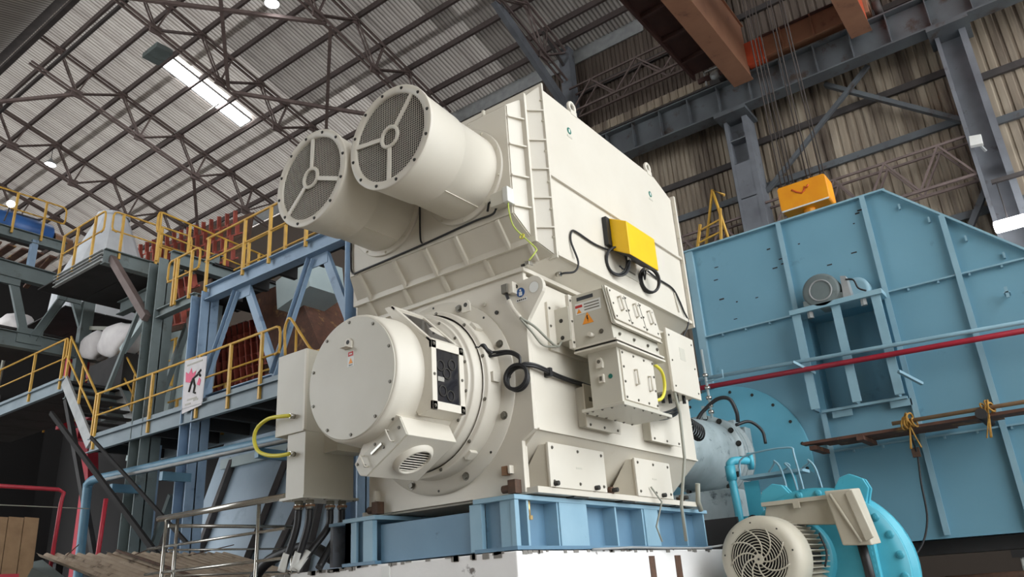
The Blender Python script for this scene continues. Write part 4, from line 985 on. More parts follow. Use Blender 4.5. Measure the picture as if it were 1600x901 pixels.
# damper frame
dm = build(MB().box(.66,1.80,Fy+.42,Fy+.44,3.9,5.42), 'damper_panel', 'fan_blue', fh, label='damper opening with two shadowed slots')
for x in (.52, 1.14, 1.74):
    build(MB().box(x,x+.035,Fy-.34,Fy,3.88,5.42), 'slat', 'fan_edge', dm); build(MB().box(x,x+.13,Fy-.36,Fy-.33,3.88,5.42), 'slat_flange', 'fan_edge', dm)
build(MB().box(.50,1.92,Fy-.42,Fy,5.42,5.50), 'top_shelf', 'fan_edge', dm, bevel=.004)
build(MB().box(.62,1.86,Fy-.16,Fy,3.84,3.88), 'bottom_rail', 'fan_edge', dm)
for x in (.75,1.6): build(MB().box(x,x+.3,Fy-.10,Fy-.08,3.74,3.84), 'hinge', 'fan_edge', dm)
for x in (.8,1.62):
    hb_ = build(MB().cyl((x,Fy-.32,5.32), (x,Fy-.32,5.42), .05, n=6, smooth=False), 'nut', 'stair_grey', dm)
# bearing on the shelf
pb = thing('pillow_bearing', 'round grey green bearing on the damper shelf', 'bearing', (1.1, 6.95, 5.5))
build(MB().lathe((1.05,Fy-.42,5.70), YD, [(0,.10),(0,.25),(.03,.29),(.3,.29)], 32, capstart=True), 'drum', 'steel_green', pb)
build(MB().torus((1.05,Fy-.425,5.70), FR, .17, .014, 28, 6), 'face_ring', 'stair_grey', pb)
build(MB().box(.74,1.36,Fy-.40,Fy-.1,5.50,5.6), 'foot', 'steel_green', pb, bevel=.01)
build(MB().prism([(0,0),(.12,0),(.10,.34),(.02,.36)], (1.36,Fy-.4,5.50), RT, (0,0,1), YD, .2), 'cap', 'stair_grey', pb)
build(MB().lathe((1.55,Fy-.2,5.66), YD, [(0,.12),(0,.18),(.18,.18)], 24, capstart=True), 'rear_drum', 'fan_edge', pb)
build(MB().tube(spline([(1.45,Fy-.4,5.78),(1.56,Fy-.4,5.74),(1.6,Fy-.38,5.6),(1.7,Fy-.36,5.53)]), .015, 6), 'hose', 'rubber', pb)
# arms
for (x,z,nm) in ((.45,4.52,'left of'),(1.9,4.06,'right of')):
    build(MB().beam((x,Fy-.6,z+.1), (x+.22,Fy-.3,z-.08), .05, .04), 'lever_arm', 'fan_edge', dm)
# pipes along the housing
build(MB().cyl((-1.9,6.75,4.57), (6.2,6.75,4.33), .042, n=12), 'red_pipe', 'pipe_red', label='red pipe running across the blue fan housing', cat='pipe')
build(MB().cyl((-1.9,6.72,4.72), (6.2,6.72,4.42), .032, n=10), 'teal_pipe', 'fan_edge', label='pale blue pipe just above the red pipe', cat='pipe')
# scaffold planks with rope
sp = thing('scaffold_plank', 'brown scaffold plank platform hung across the fan housing', 'scaffold', (1.9, 6.6, 3.3))
for k in range(4):
    x1 = (3.3,3.25,3.0,2.4)[k]
    build(MB().box(.42+.12*k, x1, 6.35+.2*k, 6.53+.2*k, 3.30+.005*k, 3.34+.005*k), 'plank', 'plank_brown', sp)
build(MB().box(1.2,1.3,6.3,7.09,3.24,3.30), 'bearer', 'plank_brown', sp)
build(MB().box(.5,.6,6.4,7.09,3.22,3.28), 'bearer', 'plank_brown', sp)
build(MB().cyl((2.8,6.2,3.33), (2.8,7.09,3.33), .07, n=12), 'bearer_pipe', 'dark_steel', sp)
build(MB().cyl((1.7,6.33,3.40), (5.2,6.33,3.42), .028, n=8), 'bamboo_pole', 'burlap', sp)
for (x, lab) in ((1.92,'bundle of yellow rope tied to the plank middle'),(2.88,'yellow rope tie around the bearer pipe')):
    t = thing('rope_bundle', lab, 'rope', (x, 6.3, 3.1), group='rope ties')
    for k in range(9 if x < 2 else 5):
        build(MB().torus((x+random.uniform(-.07,.07),6.32,3.38+random.uniform(-.03,.05)), (1,random.uniform(-.6,.6),random.uniform(-.5,.5)), random.uniform(.05,.09), .013, 14, 5), 'loop', 'rag_yellow', t)
    for k in range(3):
        dx = random.uniform(-.1,.12); build(MB().tube(spline([(x,6.3,3.34),(x+dx*.4,6.28,3.2),(x+dx,6.28,3.02)]), .010, 5), 'tail', 'rag_yellow', t)
build(MB().tube(spline([(1.86,6.5,3.30),(1.86,6.7,3.0),(1.82,6.7,2.6),(1.78,6.7,2.1),(1.6,6.6,1.72),(1.3,6.4,1.58)]), .014, 6), 'hanging_cable', 'rubber', label='thin cable hanging below the planks beside the aqua gearbox', cat='cable')
build(MB().box(1.8,1.9,6.68,6.74,2.95,3.08), 'cable_plug', 'rust', label='rusty plug at the top of the hanging cable', cat='plug')
# supports below the housing
for (x, lab) in ((2.78,'white painted fan support post at the lower right corner'),(0.2,'dark fan support post behind the aqua gearbox')):
    t = thing('support_post', lab, 'post', (x, 8.2, 0), group='fan supports')
    build(MB().box(x-.12,x+.3,7.5,8.1,0,1.55), 'post', 'white_paint' if x > 2 else 'dark_steel', t, bevel=.02)
    build(MB().box(x-.2,x+.38,7.45,8.2,1.55,1.65), 'cap', 'dark_steel', t)
build(MB().box(-1.4,6.2,7.5,10.6,1.66,1.85), 'support_beam', 'dark_steel', label='dark steel beams under the blue fan housing', cat='beam')
build(MB().tube([(1.0,7.4,1.3),(4,7.4,1.35)], .06, 10), 'floor_pipe', 'rust', label='rust brown pipe under the fan housing', cat='pipe')

# shaft bearing between motor and fan --------------------------------------------------
be = thing('shaft_bearing', 'grey bolted shaft bearing housing between motor and fan', 'bearing housing', (-1.05, 5.9, 2.5))
c = V((-1.05,0,3.33))
build(MB().lathe(c, YD, [(3.6,.42),(4.9,.48),(5.2,.50),(5.6,.53),(6.15,.56),(6.2,.53)], 48), 'cone', 'bearing_grey', be)
f1 = build(MB().lathe(c, YD, [(6.15,.52),(6.15,.64),(6.23,.64),(6.25,.60),(6.32,.60),(6.32,.64),(6.38,.64),(6.38,.57),(6.58,.57),(6.58,.64),(6.66,.64),(6.66,.54)], 48), 'flanges', 'bearing_grey', be)
for k in range(16):
    a = math.radians(11+22.5*k); bolt(f1, c+V((.60*math.cos(a),6.15,.60*math.sin(a))), FR, .03, 'bolt_dark')
build(MB().lathe(c, YD, [(6.66,.50),(6.98,.50),(7.0,.3),(7.19,.3)], 32), 'rear_barrel', 'bearing_grey', be)
for x in (-.78,-.62): build(MB().box(x,x+.1,6.7,6.95,3.5,3.92 if x < -.7 else 3.78), 'clamp_block', 'bearing_grey', be, bevel=.01)
build(MB().box(-1.7,-.35,5.3,6.8,2.3,2.72), 'foot', 'bearing_grey', be, bevel=.01)
build(MB().box(-1.9,-.2,4.9,7.0,0,2.3), 'plinth', 'dark_steel', be)
t = thing('valve_stem', 'vertical grey valve stem with hand lever above the bearing', 'valve', (-.72, 5.9, 3.85))
build(MB().cyl((-.72,5.9,3.85), (-.72,5.9,4.95), .022, n=8), 'stem', 'bearing_grey', t)
for z in (3.92,4.02,4.14,4.3,4.5): build(MB().cyl((-.72,5.9,z), (-.72,5.9,z+.05), .045, n=10), 'fitting', 'stainless', t)
build(MB().box(-.85,-.8,5.85,5.9,3.85,4.05), 'fitting_block', 'bearing_grey', t)
build(MB().tube([(-.72,5.9,4.42),(-.42,5.85,4.42),(-.42,5.85,4.55)], .014, 6), 'lever', 'fan_edge', t)
build(MB().tube(spline([(-.95,5.8,3.8),(-.85,5.85,3.95),(-.6,5.9,4.12),(-.42,5.95,4.1),(-.36,6.0,3.9),(-.38,6.05,3.75)]), .03, 8), 'oil_hose', 'rubber', label='black hose arching over the shaft bearing', cat='hose')
build(MB().tube(spline([(-.4,6.0,3.7),(-.25,6.2,3.75),(-.12,6.3,3.6),(-.1,6.3,3.4)]), .025, 8), 'oil_hose', 'rubber', label='short black hose at the right end of the bearing', cat='hose')
# aqua oil pipes
op = thing('oil_pipe', 'thick aqua oil pipe bending down in front of the bearing', 'pipe', (-.25, 5.0, 1.0))
build(MB().tube(spline([(-.05,5.3,3.05),(-.13,5.1,3.05),(-.2,5.0,3.02),(-.22,5.0,2.9),(-.20,5.0,2.3),(-.18,5.0,1.2)]), .055, 12), 'pipe', 'aqua', op)
build(MB().lathe((-.08,5.35,3.05), (1,.6,0), [(0,.05),(0,.12),(.06,.12),(.06,.05)], 20), 'flange', 'aqua', op)
build(MB().cyl((-.22,5,2.78), (-.22,5,2.98), .07, n=14), 'elbow_collar', 'aqua', op)
sf = thing('oil_stand', 'aqua steel stand with thin pipes beside the bearing', 'stand', (.2, 5.2, 1.5))
build(MB().box(-.1,.1,5.1,5.14,1.5,2.75), 'plate', 'aqua', sf)
build(MB().box(.45,.6,5.1,5.16,1.5,2.8), 'plate', 'aqua', sf)
build(MB().box(-.35,1.0,5.0,5.06,1.5,2.30), 'front_plate', 'aqua', sf)
build(MB().lathe((-.02,4.995,2.22), YD, [(0,.09),(.004,.09)], 20, capstart=True, capend=True), 'eye', 'dark_gap', sf)
build(MB().box(-.1,.75,4.98,5.3,2.78,2.82), 'shelf', 'fan_edge', sf)
build(MB().box(.2,.45,5.15,5.3,2.4,2.65), 'dark_motor', 'dark_gap', sf)
for k, (x0,x1,zt) in enumerate(((-.1,.62,3.1),(.3,.42,2.95),(.5,.55,2.9),(.75,.86,2.9))):
    build(MB().tube(spline([(x0,5.0,2.82),(x0+.1,4.98,zt-.03),(x1,4.95,zt),(x1+.08,4.93,zt-.15),(x1+.14,4.9,2.2)],4), .014, 6), 'thin_pipe', 'fan_edge', sf)

# barring gearbox with its small motor ---------------------------------------------------
gb = thing('gearbox', 'round bright aqua gearbox with bolted rim at the bottom right', 'gearbox', (.95, 4.5, .7))
g0 = V((.98,0,1.56))
body = build(MB().lathe(g0, YD, [(4.20,.55),(4.25,.80),(4.25,.93),(4.33,.93),(4.36,.88),(4.55,.88),(4.58,.95),(4.72,.95),(4.75,.6)], 72, capstart=True, capend=True), 'casing', 'aqua', gb)
for k in range(24):
    a = math.radians(7.5+15*k)
    pc = g0+V((.865*math.cos(a),4.25,.865*math.sin(a)))
    q = build(MB().lathe(pc, FR, [(0,.045),(.02,.04),(.02,.018)], 14), 'bolt_boss', 'aqua', body); bolt(q, pc+V((0,-.02,0)), FR, .016, 'aqua')
for a0 in (62,118):
    a = math.radians(a0); pc = g0+V((.95*math.cos(a),4.4,.95*math.sin(a)))
    lugp = [(-.2,-.1),(.2,-.1),(.17,.12),(.08,.2),(-.08,.2),(-.17,.12)]
    for yy in (0,.14): build(MB().prism(lugp, pc+V((0,yy,0)), (math.sin(a),0,-math.cos(a)), (math.cos(a),0,math.sin(a)), YD, .05), 'lifting_lug', 'aqua', gb, bevel=.01)
build(MB().box(1.50,1.62,4.12,4.25,1.25,1.95), 'raised_pad', 'aqua', gb, bevel=.01)
for k in range(8): build(MB().box(1.535,1.585,4.105,4.12,1.36+.065*k,1.40+.065*k), 'raised_letter', 'aqua', gb)
build(MB().box(.3,1.7,4.1,5.0,.6,.9), 'gearbox_foot', 'aqua', gb)
build(MB().box(.2,1.9,3.0,5.2,0,.6), 'gearbox_plinth', 'dark_steel', label='dark plinth under the aqua gearbox and its motor', cat='plinth')
am = thing('auxiliary_motor', 'small beige finned motor with spiral fan guard at the lower right', 'motor', (.72, 3.6, .9))
c0 = V((.70,0,1.72))
cowl = build(MB().lathe(c0, YD, [(3.0,.315),(3.0,.36),(3.015,.40),(3.06,.435),(3.13,.45),(3.38,.45),(3.40,.44)], 56), 'fan_cowl', 'motor_beige', am)
build(MB().lathe(c0, YD, [(3.05,.33),(3.055,.32)], 40, capend=True), 'guard_back', 'mesh_dark', cowl)
for r in (.05,.085,.12,.15,.18,.21,.24,.265,.29,.31):
    build(MB().torus(c0+V((0,3.005,0)), FR, r, .0055, 36, 5), 'guard_ring', 'motor_beige', cowl)
for k in range(9):
    a = 2*math.pi*k/9
    build(MB().tube([c0+V((.03*math.cos(a)+0,3.0,.03*math.sin(a)))] + [c0+V((r*math.cos(a+1.1*(r/.3)),3.0,r*math.sin(a+1.1*(r/.3)))) for r in (.08,.13,.18,.23,.28,.325)], .009, 5), 'guard_spoke', 'motor_beige', cowl)
build(MB().lathe(c0, FR, [(-3.0,.055),(-2.99,.05)], 20, capend=True), 'guard_hub', 'motor_beige', cowl)
build(MB().lathe(c0, FR, [(-2.99,.012),(-2.985,.012)], 12, capend=True), 'hub_hole', 'ink', cowl)
for a in (10,50,95,130,170,215,300): bolt(cowl, c0+V((.375*math.cos(math.radians(a)),3.006,.375*math.sin(math.radians(a)))), FR, .007, 'bolt_dark')
build(MB().lathe(c0, YD, [(3.38,.33),(4.2,.33)], 32, capstart=True, capend=True), 'stator', 'dark_steel', am)
for k in range(44):
    a = 2*math.pi*k/44; u = V((math.cos(a),0,math.sin(a)))
    build(MB().beam(c0+u*.37+V((0,3.36,0)), c0+u*.37+V((0,4.15,0)), .012, .11, up=u), 'fin', 'motor_beige', am)
build(MB().lathe(c0, YD, [(4.10,.33),(4.10,.45),(4.18,.45),(4.22,.5),(4.25,.5)], 40), 'end_shield', 'aqua', am)
build(MB().box(.45,1.0,3.5,4.0,.9,1.35), 'foot', 'motor_beige', am)
build(MB().prism([(.55,2.10),(1.45,2.02),(1.45,2.36),(.62,2.32)], (0,3.75,0), RT, (0,0,1), YD, .3), 'terminal_saddle', 'motor_beige', am, bevel=.01)
build(MB().box(.58,1.42,3.70,4.08,2.30,2.345), 'saddle_rim', 'motor_beige', am)
for x in (.95,1.33): build(MB().box(x,x+.07,3.68,3.72,2.24,2.31), 'clip', 'motor_beige', am)
m = MB().hexa([(1.42,3.6,1.80),(1.72,3.6,1.78),(1.74,3.95,1.80),(1.42,3.95,1.82),(1.34,3.6,2.38),(1.62,3.6,2.37),(1.64,3.95,2.40),(1.34,3.95,2.40)])
tbx = build(m, 'terminal_box', 'motor_beige', am, bevel=.015)
build(MB().cyl((1.40,3.585,2.34), (1.62,3.585,1.82), .016, n=8), 'diagonal_rib', 'motor_beige', tbx)
build(MB().prism([(1.56,2.33),(1.64,2.36),(1.755,1.86),(1.67,1.82)], (0,3.57,0), RT, (0,0,1), YD, .05), 'cover_edge', 'motor_beige', tbx, bevel=.008)
build(MB().tube([(1.58,3.75,1.80),(1.60,3.72,1.6),(1.62,3.7,1.2)], .05, 12), 'supply_cable', 'rubber', am)
build(MB().tube(spline([(1.2,3.6,1.95),(1.24,3.6,1.75),(1.2,3.58,1.6)]), .012, 6), 'loose_wire', 'rubber', label='thin black wire across the small motor fins', cat='wire')
# ================================================================== platforms on the left
def railing(label, a, b, posts, h=1.1, ends=(False,False), mt='yellow_rail', drop=.15, r=.024, mids=(.52,), square=True, group='yellow railings', name='railing'):
    """straight run from a to b (deck level), posts given as fractions"""
    a, b = V(a), V(b)
    t = thing(name, label, 'railing', (a+b)/2, group=group)
    top = [a+V((0,0,h)), b+V((0,0,h))]
    d = (b-a).normalized()
    def loop(e, s):
        p = e + V((0,0,h)); q = e + V((0,0,h*.5))
        return [p - d*s*.10, p - d*s*.03 - V((0,0,.03)), p - V((0,0,.12)), q + V((0,0,.10)), q - d*s*.03 + V((0,0,.03)), q - d*s*.12]
    path = []
    if ends[0]: path += loop(a, -1)[::-1]
    else: path.append(top[0])
    if ends[1]: path += loop(b, 1)
    else: path.append(top[1])
    build(MB().tube(path, r, 8), 'top_rail', mt, t)
    for mfrac in mids:
        build(MB().tube([a+V((0,0,h*mfrac)), b+V((0,0,h*mfrac))], r*.8, 8), 'mid_rail', mt, t)
    for f in posts:
        p = a + (b-a)*f
        if square: build(MB().beam(p-V((0,0,drop)), p+V((0,0,h)), .05, .05, up=d), 'post', mt, t)
        else: build(MB().cyl(p-V((0,0,drop)), p+V((0,0,h)), r, n=8), 'post', mt, t)
    return t
def ibar(t, name, p, q, h, w, mt, tf=.02, tw=.014): build(MB().ibeam(p, q, h, w, tf, tw), name, mt, t)

# lower platform ---------------------------------------------------------------
lp = thing('lower_platform', 'grey blue lower walkway platform behind the cable box', 'platform', (-8.5, 3.2, 4.8))
build(MB().channel((-13.1,2.42,4.97), (-3.2,2.42,4.97), .30, .09, .02, flip=-1), 'edge_channel', 'platform_edge', lp)
build(MB().box(-13.1,-3.2,2.40,2.415,5.12,5.22), 'toe_board', 'platform_edge', lp)
for k in range(9): build(MB().box(-13.05+k*1.1,-13.05+(k+1)*1.1-.02,2.44,4.0,5.07,5.11), 'deck_plate', 'dark_steel', lp)
for k in range(10): build(MB().box(-13.0+k*1.05,-12.92+k*1.05,2.45,4.0,4.84,5.07), 'joist', 'dark_steel', lp)
build(MB().box(-13.1,-3.2,3.98,4.05,4.82,5.12), 'rear_channel', 'platform_edge', lp)
railing('yellow front railing of the lower platform with the sign board', (-13.05,2.38,5.08), (-6.78,2.38,5.08), (.02,.36,.62,.775,.92), h=1.0, ends=(False,True), drop=.2)
railing('yellow rear railing of the lower platform', (-12.9,3.95,5.1), (-5.5,3.95,5.1), (.05,.3,.55,.8), h=1.0, drop=.1)
build(MB().tube(spline([(-6.62,2.38,5.5),(-6.66,2.38,5.95),(-6.6,2.38,6.12),(-6.5,2.38,6.12),(-6.2,2.38,5.75),(-5.9,2.38,5.42),(-5.6,2.38,5.4)],4), .024, 8), 'handrail_end', 'yellow_rail', label='bent yellow handrail end just left of the round lid', cat='handrail')
build(MB().cyl((-6.35,2.38,5.0), (-6.35,2.38,5.93), .022, n=8), 'handrail_post', 'yellow_rail', label='yellow post under the bent handrail end', cat='post')
# sign board
sg = thing('sign_board', 'white safety sign with pink splash and dark figure on railing', 'sign', (-9.25, 2.28, 5.05))
build(MB().hexa([(-9.55,2.33,5.02),(-8.92,2.33,5.08),(-8.92,2.345,5.08),(-9.55,2.345,5.02),(-9.6,2.33,6.06),(-8.88,2.33,6.0),(-8.88,2.345,6.0),(-9.6,2.345,6.06)]), 'board', 'sign_white', sg)
def poly_xz(pts, y, t): return MB().prism(pts, (0,y,0), RT, (0,0,1), YD, t)
build(poly_xz([(-9.5,5.62),(-9.36,5.58),(-9.22,5.66),(-9.18,5.78),(-9.3,5.74),(-9.34,5.86),(-9.42,5.76),(-9.52,5.82)], 2.322, .006), 'pink_splash', 'sign_pink', sg)
build(poly_xz([(-9.12,5.50),(-9.03,5.46),(-9.0,5.56),(-9.06,5.62)], 2.322, .006), 'pink_splash', 'sign_pink', sg)
for pts in ([(-9.02,5.76),(-9.14,5.68),(-9.26,5.64),(-9.32,5.52),(-9.36,5.40)], [(-9.24,5.62),(-9.18,5.48),(-9.20,5.36),(-9.14,5.34)], [(-9.1,5.72),(-9.02,5.64)]):
    build(MB().tube([V((x,2.325,z)) for x,z in pts], .022, 5), 'figure', 'ink', sg)
for k, (x0,x1,z) in enumerate(((-9.5,-9.0,5.93),(-9.46,-9.28,5.16),(-9.2,-9.05,5.2),(-9.4,-9.1,5.24))):
    build(MB().box(x0,x1,2.325,2.331,z,z+.03), 'lettering', 'bolt_grey', sg)
# stairs between the levels
stt = thing('stair', 'grey steel stair with yellow handrails joining the two left platforms', 'stair', (-13.8, 3.0, 5.1))
for y in (2.38, 3.58):
    st = MB().beam((-14.65,y,6.72), (-13.05,y,5.02), .05, .26); build(st, 'stringer', 'stair_grey', stt)
    for f in (.02, .5, .98):
        p = V((-14.65,y,6.8)).lerp(V((-13.0,y,5.1)), f); build(MB().beam(p-V((0,0,.1)), p+V((0,0,.95)), .045, .045, up=(1,0,0)), 'rail_post', 'yellow_rail', stt)
    build(MB().tube([(-14.65,y,7.78),(-13.0,y,6.05)], .025, 8), 'handrail', 'yellow_rail', stt)
    build(MB().tube([(-14.72,y,7.32),(-13.0,y,5.58)], .022, 8), 'handrail', 'yellow_rail', stt)
for k in range(8):
    f = (k+.5)/8; build(MB().box(-14.65+1.6*f-.13,-14.65+1.6*f+.13,2.41,3.55,6.72-1.7*f-.0,6.72-1.7*f+.03), 'tread', 'dark_steel', stt)
# second-level platform far left
l2 = thing('left_platform', 'grey walkway platform at the left edge above the stair', 'platform', (-17.5, 3.2, 6.5))
build(MB().channel((-22.5,2.42,6.62), (-14.6,2.42,6.62), .30, .09, .02, flip=-1), 'edge_channel', 'platform_edge', l2)
build(MB().box(-22.5,-14.6,2.40,2.415,6.77,6.86), 'toe_board', 'platform_edge', l2)
for k in range(7): build(MB().box(-22.4+k*1.1,-22.4+(k+1)*1.1-.02,2.44,4.4,6.72,6.76), 'deck_plate', 'dark_steel', l2)
build(MB().channel((-14.62,2.42,6.5), (-14.62,4.4,6.5), .4, .1, .02), 'end_channel', 'steel_green', l2)
build(MB().beam((-14.7,2.5,6.3), (-12.2,2.5,2.2), .1, .12), 'support_strut', 'dark_steel', l2)
railing('yellow railing of the left platform above the stair', (-21.5,2.38,6.76), (-14.75,2.38,6.76), (.1,.45,.75,.98), h=1.02, ends=(False,True), drop=.2)
railing('yellow inner railing of the left platform', (-21.5,4.4,6.76), (-15.2,4.4,6.76), (.2,.5,.8,.99), h=1.0, ends=(False,True), drop=.1)
railing('short yellow railing at the head of the stair', (-14.6,4.3,6.76), (-13.4,4.3,6.76), (.1,.4,.7,.95), h=1.1, ends=(True,False), drop=.1)

# blue truss and upper platform ---------------------------------------------------
bt = thing('braced_steelwork', 'light blue steel frame with diagonal bracing below upper walkway', 'steel frame', (-7.4, 2.6, 0))
def hcol(t, x, y, z0, z1, w, mt, name='column'):
    c = build(MB().box(x-w/2,x-w/2+.025,y-w/2,y+w/2,z0,z1), name, mt, t); build(MB().box(x+w/2-.025,x+w/2,y-w/2,y+w/2,z0,z1), 'flange', mt, c); build(MB().box(x-w/2,x+w/2,y-.012,y+.012,z0,z1), 'web', mt, c)
hcol(bt, -9.45, 2.55, 0, 7.42, .38, 'steel_blue')
hcol(bt, -5.0, 2.55, 0, 7.42, .34, 'steel_blue')
ibar(bt, 'top_beam', (-9.3,2.5,7.38), (-4.6,2.5,7.38), .30, .2, 'steel_blue')
for a, b in (((-8.35,7.2),(-9.2,5.5)), ((-8.1,7.2),(-7.1,5.3)), ((-6.2,7.2),(-7.1,5.3)), ((-5.9,7.2),(-5.1,5.5))):
    build(MB().channel((a[0],2.55,a[1]), (b[0],2.55,b[1]), .16, .08, .014), 'diagonal', 'steel_blue', bt)
for x in (-8.22,-6.05): build(MB().box(x-.25,x+.25,2.54,2.56,7.02,7.26), 'gusset', 'steel_blue', bt)
ibar(bt, 'bottom_beam', (-9.3,2.7,5.25), (-5.1,2.7,5.25), .25, .18, 'steel_blue')
for k in range(4): build(MB().box(-9.2+k*1.15,-9.2+(k+1)*1.15-.02,2.45,3.1,7.53,7.57), 'deck_plate', 'dark_steel', bt)
for k in range(6): build(MB().box(-9.1+k*.85,-9.0+k*.85,2.6,3.1,7.3,7.53), 'joist', 'dark_steel', bt)
railing('yellow railing on top of the blue frame left of the ducts', (-9.35,2.42,7.53), (-5.2,2.42,7.53), (.02,.31,.5,.75,.95), h=1.05, drop=.12)
railing('yellow looped railing end beside the blue frame top', (-10.7,2.42,7.53), (-9.55,2.42,7.53), (.22,.3,.75), h=.95, ends=(True,True), drop=.1)
railing('yellow back railing of the upper walkway', (-9.3,3.05,7.55), (-4.6,3.05,7.55), (.1,.35,.6,.85), h=1.0, drop=.1)
gl_ = thing('braced_steelwork', 'grey green steel frame with knee brace left of blue frame', 'steel frame', (-11.3, 2.6, 0))
hcol(gl_, -11.25, 2.6, 0, 8.7, .42, 'steel_green')
ibar(gl_, 'tie_beam', (-11.1,2.5,7.42), (-9.65,2.5,7.42), .2, .16, 'steel_green')
build(MB().beam((-13.0,2.3,9.25), (-11.35,2.4,7.4), .14, .16), 'knee_brace', 'truss_brown', gl_)
build(MB().beam((-11.5,2.9,8.3), (-13.2,2.9,7.2), .12, .16), 'tie_beam', 'duct_pale', gl_)
build(MB().beam((-12.2,2.7,8.0), (-13.3,2.7,6.2), .08, .08), 'raking_column', 'steel_green', gl_)
build(MB().beam((-10.5,2.9,7.3), (-9.7,2.9,5.2), .14, .14), 'raking_column', 'truss_brown', gl_)
build(MB().beam((-10.9,3.1,7.3), (-12.2,3.1,5.1), .12, .12), 'raking_column', 'steel_green', gl_)

# top-left platform -----------------------------------------------------------------
l3 = thing('upper_platform', 'grey upper platform corner with yellow rails in front of white hopper', 'platform', (-14, 4, 9.2))
build(MB().channel((-15.3,2.13,9.18), (-13.0,2.13,9.18), .12, .08, .015, flip=-1), 'edge_channel', 'stair_grey', l3)
build(MB().channel((-15.3,2.13,9.36), (-13.0,2.13,9.36), .10, .08, .015, flip=-1), 'edge_channel', 'stair_grey', l3)
ibar(l3, 'side_beam', (-13.0,2.1,9.25), (-13.0,6.5,9.25), .36, .2, 'steel_green')
ibar(l3, 'cross_beam', (-15.6,3.9,9.1), (-11.2,3.9,9.1), .36, .2, 'steel_green')
for k in range(4): build(MB().box(-16.5,-13.0,2.2+k*1.1,2.2+(k+1)*1.1-.02,9.43,9.46), 'deck_plate', 'dark_steel', l3)
for k in range(3): build(MB().box(-21,-17.2,3.2+k*1.1,3.2+(k+1)*1.1-.02,9.43,9.46), 'deck_plate', 'dark_steel', l3)
build(MB().box(-13.05,-10.9,3.6,6.5,8.85,8.9), 'deck_plate', 'dark_steel', l3)
ibar(l3, 'side_beam', (-11.0,2.6,8.75), (-11.0,6.5,8.75), .3, .2, 'steel_green')
railing('yellow railing along the front of the upper platform', (-15.2,2.1,9.42), (-13.15,2.1,9.42), (.02,.36,.78), h=1.05, ends=(False,True), drop=.12)
railing('yellow railing along the side of the upper platform by the hopper', (-12.97,2.2,9.42), (-12.97,4.2,9.42), (.12,.6), h=1.0, ends=(True,True), drop=.15)
railing('yellow railing rising behind the grey column', (-12.0,2.75,9.2), (-12.0,6.0,8.95), (.02,.25,.55,.85), h=1.08, ends=(True,False), drop=.15)
railing('short yellow ladder rail on the upper platform', (-12.6,3.1,9.0), (-12.6,3.6,9.0), (.05,.5,.95), h=.7, drop=.1)

# far-left truss platform -------------------------------------------------------------
ft = thing('truss_platform', 'grey steel truss platform at the far left edge', 'platform', (-17, 1.8, 8))
ibar(ft, 'top_chord', (-17,-1.5,10.05), (-17,3.5,9.95), .42, .22, 'steel_green')
ibar(ft, 'bottom_chord', (-17,-1.5,8.2), (-17,4.2,8.2), .4, .22, 'steel_green')
for a, b in (((1.75,9.9),(2.3,8.3)), ((3.1,9.75),(2.45,8.3)), ((3.3,9.75),(3.9,8.3)), ((.6,8.3),(1.55,9.9))):
    build(MB().channel((-17,a[0],a[1]), (-17,b[0],b[1]), .2, .1, .015), 'diagonal', 'steel_green', ft)
for y, z in ((2.38,8.35),(3.2,9.7),(1.65,9.8)): build(MB().box(-17.03,-16.95,y-.3,y+.3,z-.2,z+.2), 'gusset', 'steel_green', ft)
build(MB().box(-17.1,-16.9,3.55,3.85,6.77,9.6), 'post', 'steel_green', ft)
build(MB().box(-17.08,-16.92,2.05,2.2,10.2,10.95), 'post', 'steel_blue', ft)
ibar(ft, 'upper_beam', (-17,-1,11.0), (-17,2.9,10.98), .28, .2, 'steel_green')
for k in range(8): build(MB().box(-18.6,-17.1,.2+k*.34,.2+k*.34+.2,10.68,10.72), 'grating_bar', 'plank_brown', ft)
for y in (1.35,2.65): build(MB().beam((-18.5,y,10.2), (-17.1,y,10.7), .12, .06), 'bearer', 'plank_brown', ft)
build(MB().box(-20,-17.1,-1,3.4,8.5,8.55), 'dark_soffit', 'dark_steel', ft)
railing('yellow railing around the blue drum at the far left', (-16.9,-.5,11.1), (-16.9,2.75,11.1), (.35,.62,.84), h=1.0, ends=(False,True), drop=.15)
tk = thing('blue_drum', 'blue horizontal drum with white cover on the far left platform', 'drum', (-17.6, 2.0, 11.1))
build(MB().lathe((-17.6,1.2,11.46), YD, [(0,.2),(.02,.33),(1.45,.33),(1.5,.28)], 24, capstart=True, capend=True), 'barrel', 'tank_blue', tk)
build(MB().lathe((-17.6,1.5,11.5), YD, [(0,.34),(.9,.34)], 14, a0=-.2, a1=1.9), 'white_cover', 'white_cloth', tk)
build(MB().box(-17.9,-17.3,1.2,2.7,11.12,11.2), 'skid', 'steel_dark', tk)
build(MB().lathe((-17.6,2.75,11.35), YD, [(0,.26),(.5,.2),(.55,.05)], 16, capend=True), 'drive_end', 'pad_copper', tk)
fl_ = thing('flood_lamp', 'small bright lamp beside the blue drum', 'lamp', (-16.8, 1.3, 11.6))
build(MB().lathe((-16.8,1.35,11.66), (1,-.3,-.2), [(0,.03),(.05,.09),(.08,.1)], 16, capstart=True), 'reflector', 'stainless', fl_)
build(MB().lathe((-16.735,1.33,11.647), (1,-.3,-.2), [(0,.085),(.005,.08)], 16, capend=True), 'lens', 'lamp_white', fl_)
build(MB().beam((-16.88,1.3,11.2), (-16.84,1.36,11.64), .03, .03), 'bracket', 'steel_dark', fl_)

